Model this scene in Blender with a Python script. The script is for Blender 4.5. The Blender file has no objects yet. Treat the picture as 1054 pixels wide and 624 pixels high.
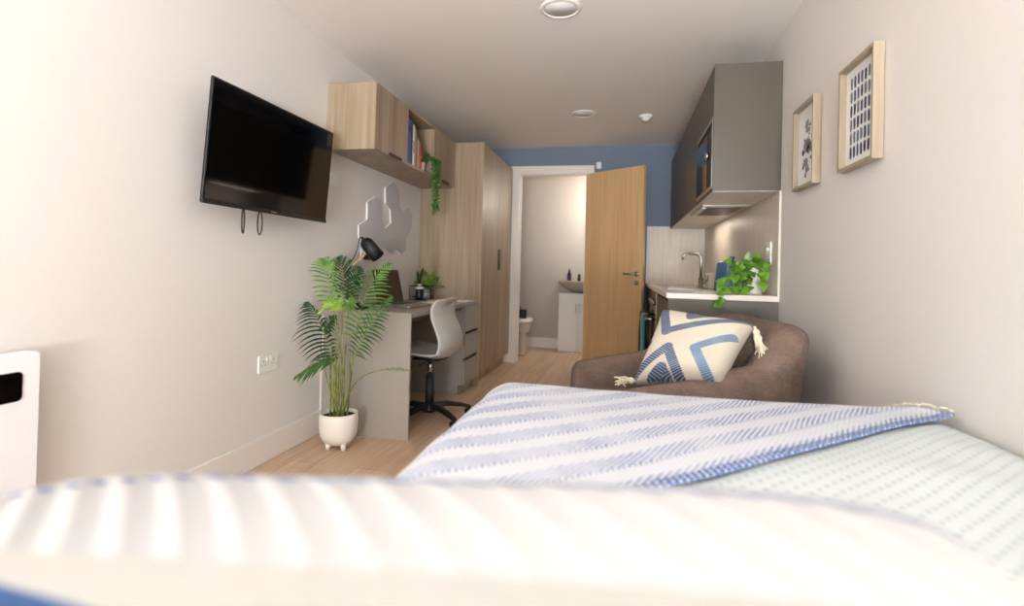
import bpy, math, random
from mathutils import Vector, Matrix, noise
random.seed(7)
PI = math.pi
sc = bpy.context.scene
COL = sc.collection

# ------------------------------------------------------------------ camera
CP, CYAW, CR = math.radians(0.567), math.radians(11.827), math.radians(-1.452)
FPX = 541.16
CAMPOS = Vector((0, 0, 1.0))
MC = (Matrix.Rotation(CYAW, 3, 'Z') @ Matrix.Rotation(CP, 3, 'X') @ Matrix.Rotation(CR, 3, 'Y'))
def at(px, py, X=None, Y=None, Z=None):
    """point of the room measured from the photograph, on a plane of known X, Y or Z"""
    d = MC @ Vector(((px-527)/FPX, 1, -(py-272)/FPX))
    t = X/d.x if X is not None else Y/d.y if Y is not None else (Z-1.0)/d.z
    return CAMPOS + d*t
cd = bpy.data.cameras.new('camera'); cam = bpy.data.objects.new('camera', cd); COL.objects.link(cam)
cam.matrix_world = Matrix.Translation(CAMPOS) @ (MC @ Matrix.Rotation(PI/2, 3, 'X')).to_4x4()
cd.sensor_width = 36; cd.lens = FPX/1054*36; cd.shift_y = -40/1054
cd.clip_start = 0.02
cd.dof.use_dof = True; cd.dof.focus_distance = 2.6; cd.dof.aperture_fstop = 1.7
sc.camera = cam

# ------------------------------------------------------------------ materials
def lin(c):
    return tuple(((v/255)/12.92 if v/255 <= .04045 else ((v/255+.055)/1.055)**2.4) for v in c)
class NT:
    def __init__(s, name):
        s.m = bpy.data.materials.new(name); s.m.use_nodes = True
        s.t = s.m.node_tree; s.b = s.t.nodes['Principled BSDF']
    def n(s, typ, **kw):
        o = s.t.nodes.new(typ)
        for k, v in kw.items(): setattr(o, k, v)
        return o
    def l(s, a, b): s.t.links.new(a, b)
    def val(s, sock, v):
        if hasattr(v, 'is_output') or isinstance(v, bpy.types.NodeSocket): s.l(v, sock)
        else: sock.default_value = v
    def math(s, op, a, b=0.0, c=0.0):
        o = s.n('ShaderNodeMath', operation=op)
        s.val(o.inputs[0], a); s.val(o.inputs[1], b)
        if op in ('MULTIPLY_ADD',): s.val(o.inputs[2], c)
        return o.outputs[0]
    def mix(s, f, a, b):
        o = s.n('ShaderNodeMix', data_type='RGBA')
        s.val(o.inputs[0], f)
        s.val(o.inputs[6], a if not isinstance(a, tuple) else (*a[:3], 1)); s.val(o.inputs[7], b if not isinstance(b, tuple) else (*b[:3], 1))
        return o.outputs[2]
    def noise(s, vec, scale, detail=3, rough=.5, dist=0):
        o = s.n('ShaderNodeTexNoise'); o.inputs['Scale'].default_value = scale
        o.inputs['Detail'].default_value = detail; o.inputs['Roughness'].default_value = rough
        o.inputs['Distortion'].default_value = dist
        if vec is not None: s.l(vec, o.inputs['Vector'])
        return o.outputs['Fac']
    def ramp(s, f, stops):
        o = s.n('ShaderNodeValToRGB'); s.l(f, o.inputs[0]); e = o.color_ramp.elements
        while len(e) < len(stops): e.new(.5)
        for i, (p, c) in enumerate(stops): e[i].position = p; e[i].color = (*c, 1) if len(c) == 3 else c
        return o.outputs[0]
    def pos(s): return s.n('ShaderNodeNewGeometry').outputs['Position']
    def obj(s): return s.n('ShaderNodeTexCoord').outputs['Object']
    def uv(s): return s.n('ShaderNodeTexCoord').outputs['UV']
    def scale(s, v, sx, sy, sz, rot=(0,0,0)):
        o = s.n('ShaderNodeMapping'); s.l(v, o.inputs[0]); o.inputs['Scale'].default_value = (sx, sy, sz); o.inputs['Rotation'].default_value = rot
        return o.outputs[0]
    def sep(s, v): o = s.n('ShaderNodeSeparateXYZ'); s.l(v, o.inputs[0]); return o.outputs
    def bump(s, h, strength=.2, dist=.002):
        o = s.n('ShaderNodeBump'); o.inputs['Strength'].default_value = strength; o.inputs['Distance'].default_value = dist
        s.l(h, o.inputs['Height']); s.l(o.outputs[0], s.b.inputs['Normal'])
    def col(s, c): s.val(s.b.inputs['Base Color'], c if not isinstance(c, tuple) else (*c[:3], 1))
    def rough(s, r): s.val(s.b.inputs['Roughness'], r)
def plain(name, rgb, rough=.5, metal=0, nscale=40, namt=.04, bump=0, spec=None):
    t = NT(name); c = lin(rgb)
    f = t.noise(t.obj(), nscale, 3)
    t.col(t.mix(f, tuple(v*(1-namt) for v in c), tuple(min(1, v*(1+namt)) for v in c)))
    t.rough(rough); t.b.inputs['Metallic'].default_value = metal
    if spec is not None: t.b.inputs['Specular IOR Level'].default_value = spec
    if bump: t.bump(f, bump)
    return t.m
def wood(name, a, b, c, axis='z', rough=.45, grain=1.0, band=None):
    t = NT(name); p = t.pos()
    lo, hi = 1.2*grain, 38*grain
    sc_ = {'z': (hi, hi, lo), 'y': (hi, lo, hi), 'x': (lo, hi, hi)}[axis]
    f1 = t.noise(t.scale(p, *sc_), 1.0, 5, .6, .4)
    sc2 = {'z': (7, 7, .45), 'y': (7, .45, 7), 'x': (.45, 7, 7)}[axis]
    f2 = t.noise(t.scale(p, *sc2), 1.0, 3, .5, 1.2)
    f = t.math('ADD', t.math('MULTIPLY', f1, .55), t.math('MULTIPLY', f2, .45))
    t.col(t.ramp(f, [(.33, lin(a)), (.5, lin(b)), (.68, lin(c))]))
    t.rough(rough); t.bump(f1, .12, .001)
    return t.m
M = {}
M['wall'] = plain('wall_paint', (226, 222, 218), .75, nscale=60, namt=.012, bump=.05)
M['ceiling'] = plain('ceiling_paint', (238, 234, 229), .85, nscale=50, namt=.012, bump=.04)
M['blue'] = plain('blue_wall_paint', (118, 132, 152), .75, nscale=60, namt=.02, bump=.05)
M['bathwall'] = plain('bathroom_wall_panel', (186, 178, 170), .28, nscale=20, namt=.01)
M['trim'] = plain('white_satin_trim', (232, 226, 220), .35, namt=.01)
M['oak'] = wood('light_oak_laminate', (130, 111, 90), (154, 135, 112), (176, 158, 134))
M['door'] = wood('honey_oak_door', (206, 168, 122), (218, 182, 136), (228, 196, 152), grain=1.3)
M['artwood'] = wood('pale_frame_wood', (142, 127, 106), (160, 145, 123), (176, 161, 139), grain=2)
M['dowel'] = wood('lamp_dowel_wood', (196, 158, 108), (214, 178, 128), (226, 194, 148), grain=3)
M['grey'] = plain('grey_laminate', (160, 154, 146), .38, nscale=120, namt=.03)
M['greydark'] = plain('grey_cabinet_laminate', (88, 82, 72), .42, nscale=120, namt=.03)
M['white'] = plain('white_gloss', (238, 236, 233), .25, namt=.01)
M['worktop'] = plain('white_worktop_laminate', (232, 224, 214), .3, nscale=200, namt=.02)
M['heater'] = plain('white_enamel', (238, 239, 242), .3, namt=.005)
M['black'] = plain('black_plastic', (16, 16, 17), .4, namt=.1)
M['blackmatt'] = plain('black_matt_metal', (22, 21, 21), .5, namt=.1)
M['screen'] = plain('black_glass', (3, 3, 4), .06, namt=.1, nscale=3)
M['steel'] = plain('brushed_steel', (176, 170, 162), .28, 1, nscale=150, namt=.08)
M['chrome'] = plain('chrome', (205, 203, 200), .12, 1)
M['dark'] = plain('dark_recess', (20, 17, 15), .7)
M['shell'] = plain('pale_grey_plastic', (196, 194, 190), .38, namt=.01)
M['pot'] = plain('white_ceramic_pot', (232, 226, 216), .4, nscale=30, namt=.02, bump=.05)
M['soil'] = plain('soil', (50, 36, 26), .95, nscale=120, namt=.4, bump=.8)
M['basin'] = plain('basin_ceramic', (196, 188, 180), .18, namt=.01)
M['kettle'] = plain('blue_enamel', (66, 100, 140), .3, namt=.05)
M['frost'] = plain('frosted_diffuser', (236, 236, 236), .6, namt=.02)
M['paper'] = plain('white_paper', (236, 235, 236), .7, namt=.01)
M['paperwarm'] = plain('ivory_paper', (225, 218, 205), .7, namt=.02)
M['felt'] = plain('grey_felt', (200, 198, 199), .95, nscale=160, namt=.14, bump=.4)
M['feltedge'] = plain('white_felt_edge', (232, 230, 228), .9)
M['tan'] = plain('tan_board', (205, 176, 138), .6)
M['nav'] = plain('navy_cotton', (38, 44, 92), .9, nscale=90, namt=.2, bump=.3)
M['mint'] = plain('mint_cotton', (120, 205, 200), .9, nscale=90, namt=.1, bump=.3)
M['teal'] = plain('teal_cotton', (36, 160, 160), .9, nscale=90, namt=.12, bump=.3)
M['cord'] = plain('cream_cotton_cord', (228, 218, 196), .9, nscale=120, namt=.08, bump=.3)
M['candle'] = plain('dark_glass', (30, 34, 38), .15)
M['oven'] = plain('oven_front_dark', (48, 40, 34), .3)
M['bedbase'] = plain('grey_divan_fabric', (150, 146, 144), .9, nscale=150, namt=.1, bump=.2)
M['mattress'] = plain('mattress_ticking', (228, 228, 226), .85)
M['blueink'] = None
def leafmat(name, a, b, rough=.45):
    t = NT(name); f = t.noise(t.pos(), 26, 2)
    t.col(t.ramp(f, [(.35, lin(a)), (.65, lin(b))])); t.rough(rough)
    t.b.inputs['Transmission Weight'].default_value = 0
    t.b.inputs['Subsurface Weight'].default_value = 0
    return t.m
M['palm'] = leafmat('palm_leaf', (36, 74, 34), (74, 116, 50))
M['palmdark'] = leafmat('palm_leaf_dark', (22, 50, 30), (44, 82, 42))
M['palmbright'] = leafmat('palm_leaf_young', (110, 154, 48), (158, 190, 84))
M['palmmid'] = leafmat('palm_leaf_mid', (66, 112, 44), (116, 154, 76))
M['cane'] = leafmat('palm_cane', (84, 106, 42), (150, 154, 76))
M['pothos'] = leafmat('pothos_leaf', (62, 112, 26), (112, 162, 44), .35)
M['string'] = leafmat('trailing_leaf', (44, 84, 34), (92, 134, 62))
M['bush'] = leafmat('bushy_leaf', (60, 108, 26), (140, 180, 50))

# floor planks
t = NT('oak_floor_planks'); p = t.pos()
br = t.n('ShaderNodeTexBrick'); t.l(t.scale(p, 1, 1, 1, (0, 0, PI/2)), br.inputs['Vector'])
br.inputs['Scale'].default_value = 1; br.inputs['Brick Width'].default_value = 1.2; br.inputs['Row Height'].default_value = .18
br.inputs['Mortar Size'].default_value = .0015; br.inputs['Mortar Smooth'].default_value = .1
br.inputs['Color1'].default_value = (.3, .3, .3, 1); br.inputs['Color2'].default_value = (.7, .7, .7, 1); br.inputs['Mortar'].default_value = (.0, .0, .0, 1)
g = t.noise(t.scale(p, 26, 1.6, 1), 1, 5, .6, .5)
f = t.math('ADD', t.math('MULTIPLY', g, .7), t.math('MULTIPLY', br.outputs['Color'], .3))
c = t.ramp(f, [(.3, lin((178, 146, 118))), (.5, lin((202, 172, 143))), (.7, lin((218, 192, 164)))])
t.col(t.mix(t.math('MULTIPLY', br.outputs['Fac'], .6), c, lin((120, 88, 64)))); t.rough(.42); t.bump(g, .08, .001)
M['floor'] = t.m
# splashback
t = NT('pale_stone_splashback'); f = t.noise(t.scale(t.pos(), 30, 30, 2.2), 1, 4, .6, .3)
t.col(t.ramp(f, [(.3, lin((204, 195, 184))), (.7, lin((222, 214, 203)))])); t.rough(.42); M['splash'] = t.m
# armchair tweed
t = NT('brown_tweed'); o = t.obj()
f1 = t.noise(t.scale(o, 400, 400, 60), 1, 2, .6); f2 = t.noise(t.scale(o, 60, 60, 400), 1, 2, .6); f3 = t.noise(o, 14, 2)
f = t.math('ADD', t.math('MULTIPLY', t.math('ADD', f1, f2), .35), t.math('MULTIPLY', f3, .3))
t.col(t.ramp(f, [(.36, lin((88, 72, 63))), (.64, lin((134, 114, 102)))])); t.rough(.95); t.bump(f, .5, .002); M['tweed'] = t.m
# duvet: woven dimples
t = NT('pale_dimpled_cotton'); u = t.sep(t.uv())
a = t.math('SINE', t.math('MULTIPLY', u[0], 2*PI/.034)); b = t.math('SINE', t.math('MULTIPLY', u[1], 2*PI/.034))
pr_ = t.math('MULTIPLY', a, b)
dots = t.math('MAXIMUM', t.math('SUBTRACT', pr_, .45), 0)
t.col(t.mix(t.math('MULTIPLY', dots, 1.3), lin((208, 216, 217)), lin((140, 156, 164)))); t.rough(.9)
t.bump(t.math('SUBTRACT', t.noise(t.uv(), 500, 2), t.math('MULTIPLY', dots, 4)), .5, .003); M['duvet'] = t.m
# throw: blue herringbone
t = NT('blue_white_herringbone'); uvv = t.uv(); u = t.sep(uvv)
wob = t.math('MULTIPLY', t.math('SUBTRACT', t.noise(uvv, 3, 2), .5), .03)
S_, T_ = u[0], t.math('ADD', u[1], wob)
P_ = .1
ph = t.math('DIVIDE', t.math('ADD', T_, .045), P_)
fr = t.math('FRACT', ph); par = t.math('FLOOR', ph)
inband = t.math('MULTIPLY', t.math('GREATER_THAN', fr, .30), t.math('LESS_THAN', fr, .86))
sgn = 1
def dashes(slope, per, w):
    q = t.math('FRACT', t.math('DIVIDE', t.math('ADD', S_, t.math('MULTIPLY', T_, slope)), per))
    return t.math('LESS_THAN', q, w)
d1 = dashes(2.0, .022, .42); d2 = dashes(.4, .012, .45)
alt = t.math('LESS_THAN', fr, .40)
dd = t.math('ADD', t.math('MULTIPLY', d1, t.math('SUBTRACT', 1, alt)), t.math('MULTIPLY', d2, alt))
fade = t.ramp(t.noise(t.scale(uvv, 9, 3, 1), 1, 2), [(.3, (.35,)*3), (.62, (1,)*3)])
band = t.math('MULTIPLY', t.math('MULTIPLY', inband, dd), fade)
faint = t.math('MULTIPLY', t.math('SUBTRACT', 1, inband), t.math('MULTIPLY', d1, .10))
base = t.mix(t.math('ADD', t.math('MULTIPLY', band, .92), faint), lin((212, 216, 222)), lin((60, 98, 166)))
hem = t.math('LESS_THAN', u[1], .024); hd = dashes(.4, .015, .6)
t.col(t.mix(t.math('MULTIPLY', hem, hd), base, lin((50, 88, 150)))); t.rough(.9)
t.bump(t.math('ADD', dd, t.noise(uvv, 300, 2)), .35, .002); M['throw'] = t.m
# ribbed foreground cushion
t = NT('ribbed_cushion_cover'); u = t.sep(t.uv())
U, V = u[0], u[1]
rib = t.math('MULTIPLY_ADD', t.math('SINE', t.math('MULTIPLY', t.math('ADD', t.math('MULTIPLY', U, .72), t.math('MULTIPLY', V, t.math('SUBTRACT', .36, t.math('MULTIPLY', U, .20)))), 2*PI/.031)), .5, .5)
zone = t.math('GREATER_THAN', V, .565)
cream = lin((172, 171, 167))
ribshade = t.mix(t.math('MAXIMUM', rib, t.math('MINIMUM', t.math('MULTIPLY', U, 1.15), .8)), lin((146, 146, 147)), lin((196, 197, 198)))  # shade painted into the rib troughs, strongest at the left end
cc = t.mix(zone, cream, ribshade)
st = t.math('LESS_THAN', t.math('FRACT', t.math('MULTIPLY', t.math('ADD', U, V), 26)), .45)
vs_ = t.math('SUBTRACT', V, t.math('MINIMUM', t.math('MULTIPLY_ADD', U, .38, .73), .84))
bz = t.math('MULTIPLY', t.math('GREATER_THAN', vs_, 0), t.math('MULTIPLY', t.math('LESS_THAN', vs_, .038), st))
cc = t.mix(bz, cc, lin((34, 82, 150)))
bb = t.math('LESS_THAN', V, t.math('SUBTRACT', .60, t.math('MULTIPLY', U, .35)))
bb = t.math('MULTIPLY', bb, t.math('GREATER_THAN', V, t.math('SUBTRACT', .50, t.math('MULTIPLY', U, .35))))
cc = t.mix(bb, cc, lin((40, 74, 122)))
t.col(cc); t.rough(.9); t.bump(t.math('ADD', t.math('MULTIPLY', rib, zone), t.math('MULTIPLY', t.noise(t.uv(), 200, 2), .3)), .35, .003); M['ribcush'] = t.m
# colour-attribute cloth (woven chevrons) and art
def attrmat(name, rough=.9, bump=.4, bs=350):
    t = NT(name); a = t.n('ShaderNodeVertexColor', layer_name='pattern'); t.l(a.outputs[0], t.b.inputs['Base Color'])
    t.rough(rough)
    if bump: t.bump(t.noise(t.uv(), bs, 2), bump, .002)
    return t.m
M['chev'] = attrmat('woven_chevron_cotton')
# window glass
gm = bpy.data.materials.new('window_glass'); gm.use_nodes = True; nt = gm.node_tree; nt.nodes.clear()
o_ = nt.nodes.new('ShaderNodeOutputMaterial'); mx = nt.nodes.new('ShaderNodeMixShader'); tr = nt.nodes.new('ShaderNodeBsdfTransparent'); gl = nt.nodes.new('ShaderNodeBsdfGlossy')
gl.inputs['Roughness'].default_value = .02; mx.inputs[0].default_value = .06
nt.links.new(tr.outputs[0], mx.inputs[1]); nt.links.new(gl.outputs[0], mx.inputs[2]); nt.links.new(mx.outputs[0], o_.inputs[0])
M['glass'] = gm
jm = bpy.data.materials.new('clear_jar_glass'); jm.use_nodes = True; b_ = jm.node_tree.nodes['Principled BSDF']
b_.inputs['Base Color'].default_value = (.75, .78, .75, 1); b_.inputs['Roughness'].default_value = .05; b_.inputs['Alpha'].default_value = .3
M['jar'] = jm

# ------------------------------------------------------------------ mesh helpers
class MB:
    def __init__(s): s.v = []; s.f = []; s.uv = None; s.col = None; s.sm = []
    def add(s, vs, fs, smooth=True):
        k = len(s.v); s.v += [Vector(v) for v in vs]; s.f += [tuple(i+k for i in f) for f in fs]; s.sm += [smooth]*len(fs); return s
    def box(s, x0, x1, y0, y1, z0, z1):
        return s.add([(x0,y0,z0),(x1,y0,z0),(x1,y1,z0),(x0,y1,z0),(x0,y0,z1),(x1,y0,z1),(x1,y1,z1),(x0,y1,z1)],
            [(0,3,2,1),(4,5,6,7),(0,1,5,4),(1,2,6,5),(2,3,7,6),(3,0,4,7)], False)
    def tube(s, pts, r, n=10, caps=True):
        pts = [Vector(p) for p in pts]; rs = r if isinstance(r, (list, tuple)) else [r]*len(pts)
        vs = []; fs = []; prev = None
        for i, p in enumerate(pts):
            a = pts[max(i-1, 0)]; b = pts[min(i+1, len(pts)-1)]; d = (b-a).normalized()
            if prev is None: x = d.orthogonal().normalized()
            else: x = (prev - d*prev.dot(d)).normalized()
            prev = x; y = d.cross(x)
            for k in range(n):
                an = 2*PI*k/n; vs.append(p + (x*math.cos(an)+y*math.sin(an))*rs[i])
        m = len(pts)
        for i in range(m-1):
            for k in range(n):
                fs.append((i*n+k, i*n+(k+1) % n, (i+1)*n+(k+1) % n, (i+1)*n+k))
        if caps: fs.append(tuple(range(n-1, -1, -1))); fs.append(tuple((m-1)*n+k for k in range(n)))
        return s.add(vs, fs)
    def lathe(s, prof, c=(0,0,0), n=32, R=None):
        vs = []; fs = []
        for (r, z) in prof:
            for k in range(n):
                a = 2*PI*k/n; v = Vector((r*math.cos(a), r*math.sin(a), z))
                if R is not None: v = R @ v
                vs.append(v + Vector(c))
        m = len(prof)
        for i in range(m-1):
            for k in range(n): fs.append((i*n+k, i*n+(k+1) % n, (i+1)*n+(k+1) % n, (i+1)*n+k))
        if prof[0][0] > 1e-6: fs.append(tuple(range(n-1, -1, -1)))
        if prof[-1][0] > 1e-6: fs.append(tuple((m-1)*n+k for k in range(n)))
        return s.add(vs, fs)
    def sphere(s, c, r, n=12, sc3=(1,1,1)):
        prof = [(max(math.sin(PI*i/8), 1e-7)*r, -math.cos(PI*i/8)*r) for i in range(9)]
        k = len(s.v); s.lathe(prof, (0,0,0), n)
        for i in range(k, len(s.v)): v = s.v[i]; s.v[i] = Vector((v.x*sc3[0]+c[0], v.y*sc3[1]+c[1], v.z*sc3[2]+c[2]))
        return s
    def prism(s, poly, a0, a1, axis='x'):
        """polygon in the two other axes, extruded along axis"""
        def P(u, w, a): return {'x': (a, u, w), 'y': (u, a, w), 'z': (u, w, a)}[axis]
        n = len(poly)
        return s.add([P(u, w, a0) for u, w in poly]+[P(u, w, a1) for u, w in poly],
            [tuple(range(n-1, -1, -1)), tuple(range(n, 2*n))]+[(i, (i+1) % n, (i+1) % n+n, i+n) for i in range(n)], False)
    def grid(s, nu, nv, fn, uvf=None, closed_u=False):
        vs = []; uvs = []
        for j in range(nv):
            for i in range(nu):
                a, b = i/(nu-1 if not closed_u else nu), j/(nv-1)
                vs.append(fn(a, b)); uvs.append(uvf(a, b) if uvf else (a, b))
        fs = []
        for j in range(nv-1):
            for i in range(nu if closed_u else nu-1):
                fs.append((j*nu+i, j*nu+(i+1) % nu, (j+1)*nu+(i+1) % nu, (j+1)*nu+i))
        if s.uv is None: s.uv = [(0, 0)]*len(s.v)
        s.add(vs, fs); s.uv += uvs
        return s
    def xf(s, Mx):
        s.v = [Mx @ v for v in s.v]; return s
ORG = {}
def obj(name, mb, mat, parent=None, org=None, bevel=0, bseg=2, solid=0, sub=0, weld=False):
    me = bpy.data.meshes.new(name)
    if parent is not None: base = ORG[parent.name]; loc = Vector((0,0,0)); O = base
    else:
        if org is None:
            xs = [v.x for v in mb.v]; ys = [v.y for v in mb.v]; zs = [v.z for v in mb.v]
            org = ((min(xs)+max(xs))/2, (min(ys)+max(ys))/2, min(zs))
        O = Vector(org); loc = O
    me.from_pydata([v-O for v in mb.v], [], mb.f); me.update()
    me.polygons.foreach_set('use_smooth', mb.sm)
    if mb.uv:
        uvs = mb.uv + [(0, 0)]*(len(mb.v)-len(mb.uv))
        ul = me.uv_layers.new(name='UVMap')
        for lp in me.loops: ul.data[lp.index].uv = uvs[lp.vertex_index]
    if mb.col:
        ca = me.color_attributes.new('pattern', 'FLOAT_COLOR', 'POINT')
        for i, c_ in enumerate(mb.col): ca.data[i].color = (*c_, 1)
    me.materials.append(mat if not isinstance(mat, str) else M[mat])
    o = bpy.data.objects.new(name, me); COL.objects.link(o); o.location = loc
    if parent is not None: o.parent = parent
    ORG[o.name] = O
    if weld: w = o.modifiers.new('weld', 'WELD'); w.merge_threshold = 1e-4
    if solid: w = o.modifiers.new('solid', 'SOLIDIFY'); w.thickness = solid; w.offset = 1
    if bevel: w = o.modifiers.new('bevel', 'BEVEL'); w.width = bevel; w.segments = bseg; w.limit_method = 'ANGLE'; w.harden_normals = False
    if sub: w = o.modifiers.new('sub', 'SUBSURF'); w.levels = sub; w.render_levels = sub
    return o
def tag(o, label, cat, group=None, kind=None):
    o['label'] = label; o['category'] = cat
    if group: o['group'] = group
    if kind: o['kind'] = kind
    return o
def thing(name, label, cat, loc, group=None):
    o = bpy.data.objects.new(name, None); COL.objects.link(o); o.location = loc; o.empty_display_size = .1
    ORG[o.name] = Vector(loc); return tag(o, label, cat, group)
def struct(name, mb, mat, label, cat, parent=None, bevel=0):
    o = obj(name, mb, mat, parent, bevel=bevel); o['kind'] = 'structure'
    if parent is None: o['label'] = label; o['category'] = cat
    return o
def bx(*a): return MB().box(*a)
def rrect(u0, u1, w0, w1, r, n=5):
    pts = []
    for cx, cy, a0 in ((u1-r, w0+r, -PI/2), (u1-r, w1-r, 0), (u0+r, w1-r, PI/2), (u0+r, w0+r, PI)):
        for k in range(n+1): a = a0+PI/2*k/n; pts.append((cx+r*math.cos(a), cy+r*math.sin(a)))
    return pts
def dup(root, delta, label=None, group=None):
    """copy of a thing with copies of its parts and their sub-parts"""
    r = root.copy(); COL.objects.link(r); r.location = root.location + Vector(delta)
    ORG[r.name] = ORG[root.name] + Vector(delta)
    if label: r['label'] = label
    if group: r['group'] = group
    for ch in list(root.children):
        c = ch.copy(); COL.objects.link(c); c.parent = r
        for g in list(ch.children):
            d = g.copy(); COL.objects.link(d); d.parent = c
    return r

# ------------------------------------------------------------------ room shell
XL, XR, ZC, YF, YB = -1.74, .813, 2.31, -2.6, 5.55
YB2 = 5.67; YE = 6.745; BX0, BX1 = -1.70, .70
struct('floor', bx(XL-.1, XR+.1, YF-.1, YE+.1, -.05, 0), 'floor', 'pale oak plank floor running through to the bathroom', 'floor')
struct('ceiling', bx(XL-.1, XR+.1, YF-.1, YB2, ZC, ZC+.06), 'ceiling', 'plain white ceiling of the bedroom', 'ceiling')
struct('ceiling_bathroom', bx(XL-.1, XR+.1, YB2, YE+.1, ZC, ZC+.06), 'ceiling', 'ceiling of the small bathroom beyond the doorway', 'ceiling')
struct('wall_left', bx(XL-.1, XL, YF-.1, YB2, 0, ZC), 'wall', 'long off-white wall on the left carrying the television', 'wall')
struct('wall_right', bx(XR, XR+.1, YF-.1, YB2, 0, ZC), 'wall', 'long off-white wall on the right carrying two framed pictures', 'wall')
OX0, OX1, OZ = -1.10, -.39, 2.02
struct('wall_back', bx(XL, OX0-.03, YB, YB2, 0, ZC).box(OX1+.03, XR, YB, YB2, 0, ZC).box(OX0-.03, OX1+.03, YB, YB2, OZ+.03, ZC), 'blue', 'blue painted end wall around the bathroom doorway', 'wall')
struct('wall_bathroom_left', bx(BX0-.08, BX0, YB2, YE, 0, ZC), 'bathwall', 'left wall of the bathroom behind the toilet', 'wall')
struct('wall_bathroom_right', bx(BX1, BX1+.08, YB2, YE, 0, ZC), 'bathwall', 'right wall of the bathroom', 'wall')
struct('wall_bathroom_back', bx(BX0-.08, BX1+.08, YE, YE+.08, 0, ZC), 'bathwall', 'far beige wall of the bathroom', 'wall')
# front wall with the window, behind the camera
WX0, WX1, WZ0, WZ1 = -.60, .78, .55, 2.15
struct('wall_front', bx(XL, WX0, YF-.1, YF, 0, ZC).box(WX1, XR, YF-.1, YF, 0, ZC).box(WX0, WX1, YF-.1, YF, 0, WZ0).box(WX0, WX1, YF-.1, YF, WZ1, ZC), 'wall', 'window wall behind the head of the bed', 'wall')
w = struct('window_1', bx(WX0, WX1, YF-.07, YF-.03, WZ0, WZ0+.05).box(WX0, WX1, YF-.07, YF-.03, WZ1-.05, WZ1).box(WX0, WX0+.05, YF-.07, YF-.03, WZ0+.05, WZ1-.05).box(WX1-.05, WX1, YF-.07, YF-.03, WZ0+.05, WZ1-.05).box(.07, .11, YF-.07, YF-.03, WZ0+.05, WZ1-.05), 'trim', 'white framed window that lets the daylight in', 'window')
struct('window_pane', bx(WX0+.05, .07, YF-.055, YF-.05, WZ0+.05, WZ1-.05).box(.11, WX1-.05, YF-.055, YF-.05, WZ0+.05, WZ1-.05), 'glass', '', '', w)
# baseboards
struct('baseboard_left', bx(XL, XL+.012, YF, 2.845, 0, .135), 'trim', 'tall white skirting board along the left wall', 'baseboard', bevel=.004)
struct('baseboard_right', bx(XR-.012, XR, 1.7, 2.99, 0, .135), 'trim', 'white skirting board behind the armchair', 'baseboard', bevel=.004)
struct('baseboard_bathroom', bx(BX0, BX1, YE-.012, YE, 0, .13), 'trim', 'pale skirting along the far bathroom wall', 'baseboard', bevel=.004)
struct('trim_1', bx(XL, XL+.008, 2.836, 2.846, .135, .70), 'trim', 'thin white bead where the desk end meets the left wall', 'trim')
# door frame
fr_ = MB()
fr_.box(-1.194, OX0, YB-.018, YB, 0, OZ+.09).box(OX1, -.305, YB-.018, YB, 0, OZ+.09).box(OX0, OX1, YB-.018, YB, OZ, OZ+.09)
fr_.box(OX0-.028, OX0+.0, YB, YB2, 0, OZ+.02).box(OX1, OX1+.028, YB, YB2, 0, OZ+.02).box(OX0, OX1, YB, YB2, OZ, OZ+.028)
fr_.box(OX0, OX0+.013, YB+.045, YB2-.03, 0, OZ)
struct('trim_2', fr_, 'trim', 'white painted architrave and lining around the bathroom doorway', 'door frame', bevel=.004)
struct('trim_3', bx(-1.225, -1.185, YB-.03, YB-.001, 0, .12), 'trim', 'short white skirting block between wardrobe and door frame', 'trim', bevel=.004)

# door leaf, swung open
hx, hy = OX1+.006, YB-.022; fx, fy = .182, 5.10
L_ = math.hypot(fx-hx, fy-hy); ang = math.atan2(fy-hy, fx-hx)
RD = Matrix.Translation((hx, hy, 0)) @ Matrix.Rotation(ang, 4, 'Z')
leaf = struct('door_1', bx(0, L_, 0, .042, .008, 2.018).xf(RD), 'door', 'honey oak bathroom door standing open', 'door', bevel=.002)
hz = .985
hd = MB(); R2 = Matrix.Rotation(PI/2, 3, 'X')
hd.lathe([(.025, 0), (.025, .009), (.001, .009)], (L_-.055, 0, hz), 24, R2)
hd.tube([(L_-.055, 0, hz), (L_-.055, -.045, hz), (L_-.07, -.055, hz), (L_-.175, -.055, hz)], [.009, .009, .010, .008], 12)
struct('door_handle', hd.xf(RD), 'steel', '', '', leaf)
struct('lock_escutcheon', MB().lathe([(.023, 0), (.023, .008), (.012, .009), (.011, .018), (.001, .018)], (L_-.055, 0, hz-.085), 24, R2).xf(RD), 'steel', '', '', leaf)
struct('latch_plate', bx(L_, L_+.002, .012, .030, hz-.07, hz+.07).xf(RD), 'steel', '', '', leaf)
tag(obj('door_sensor', bx(-.285, -.235, YB-.028, YB-.001, 2.07, 2.14), 'white', bevel=.004), 'small white box on the blue wall beside the door frame head', 'sensor')

# ------------------------------------------------------------------ ceiling fixtures
def downlight(x, y, label):
    d = thing('downlight', label, 'ceiling light', (x, y, ZC), 'round ceiling lights')
    obj('trim_ring', MB().lathe([(.082, -.001), (.082, -.006), (.090, -.009), (.100, -.006), (.105, 0)], (x, y, ZC), 48), 'white', d)
    obj('diffuser', MB().lathe([(.0001, -.004), (.0825, -.004), (.0825, -.001)], (x, y, ZC), 48), 'frost', d)
    return d
d0 = downlight(-.33, 2.60, 'round ceiling light with white rim near the camera')
dup(d0, (-.012, 1.785, 0), 'farther round ceiling light, beside the smoke alarm')
sx, sy = .167, 4.50
s_ = thing('smoke_alarm', 'small white smoke alarm on the ceiling in front of the blue wall', 'smoke alarm', (sx, sy, ZC))
obj('base', MB().lathe([(.055, 0), (.055, -.014), (.05, -.02), (.001, -.02)], (sx, sy, ZC), 32), 'white', s_)
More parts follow.
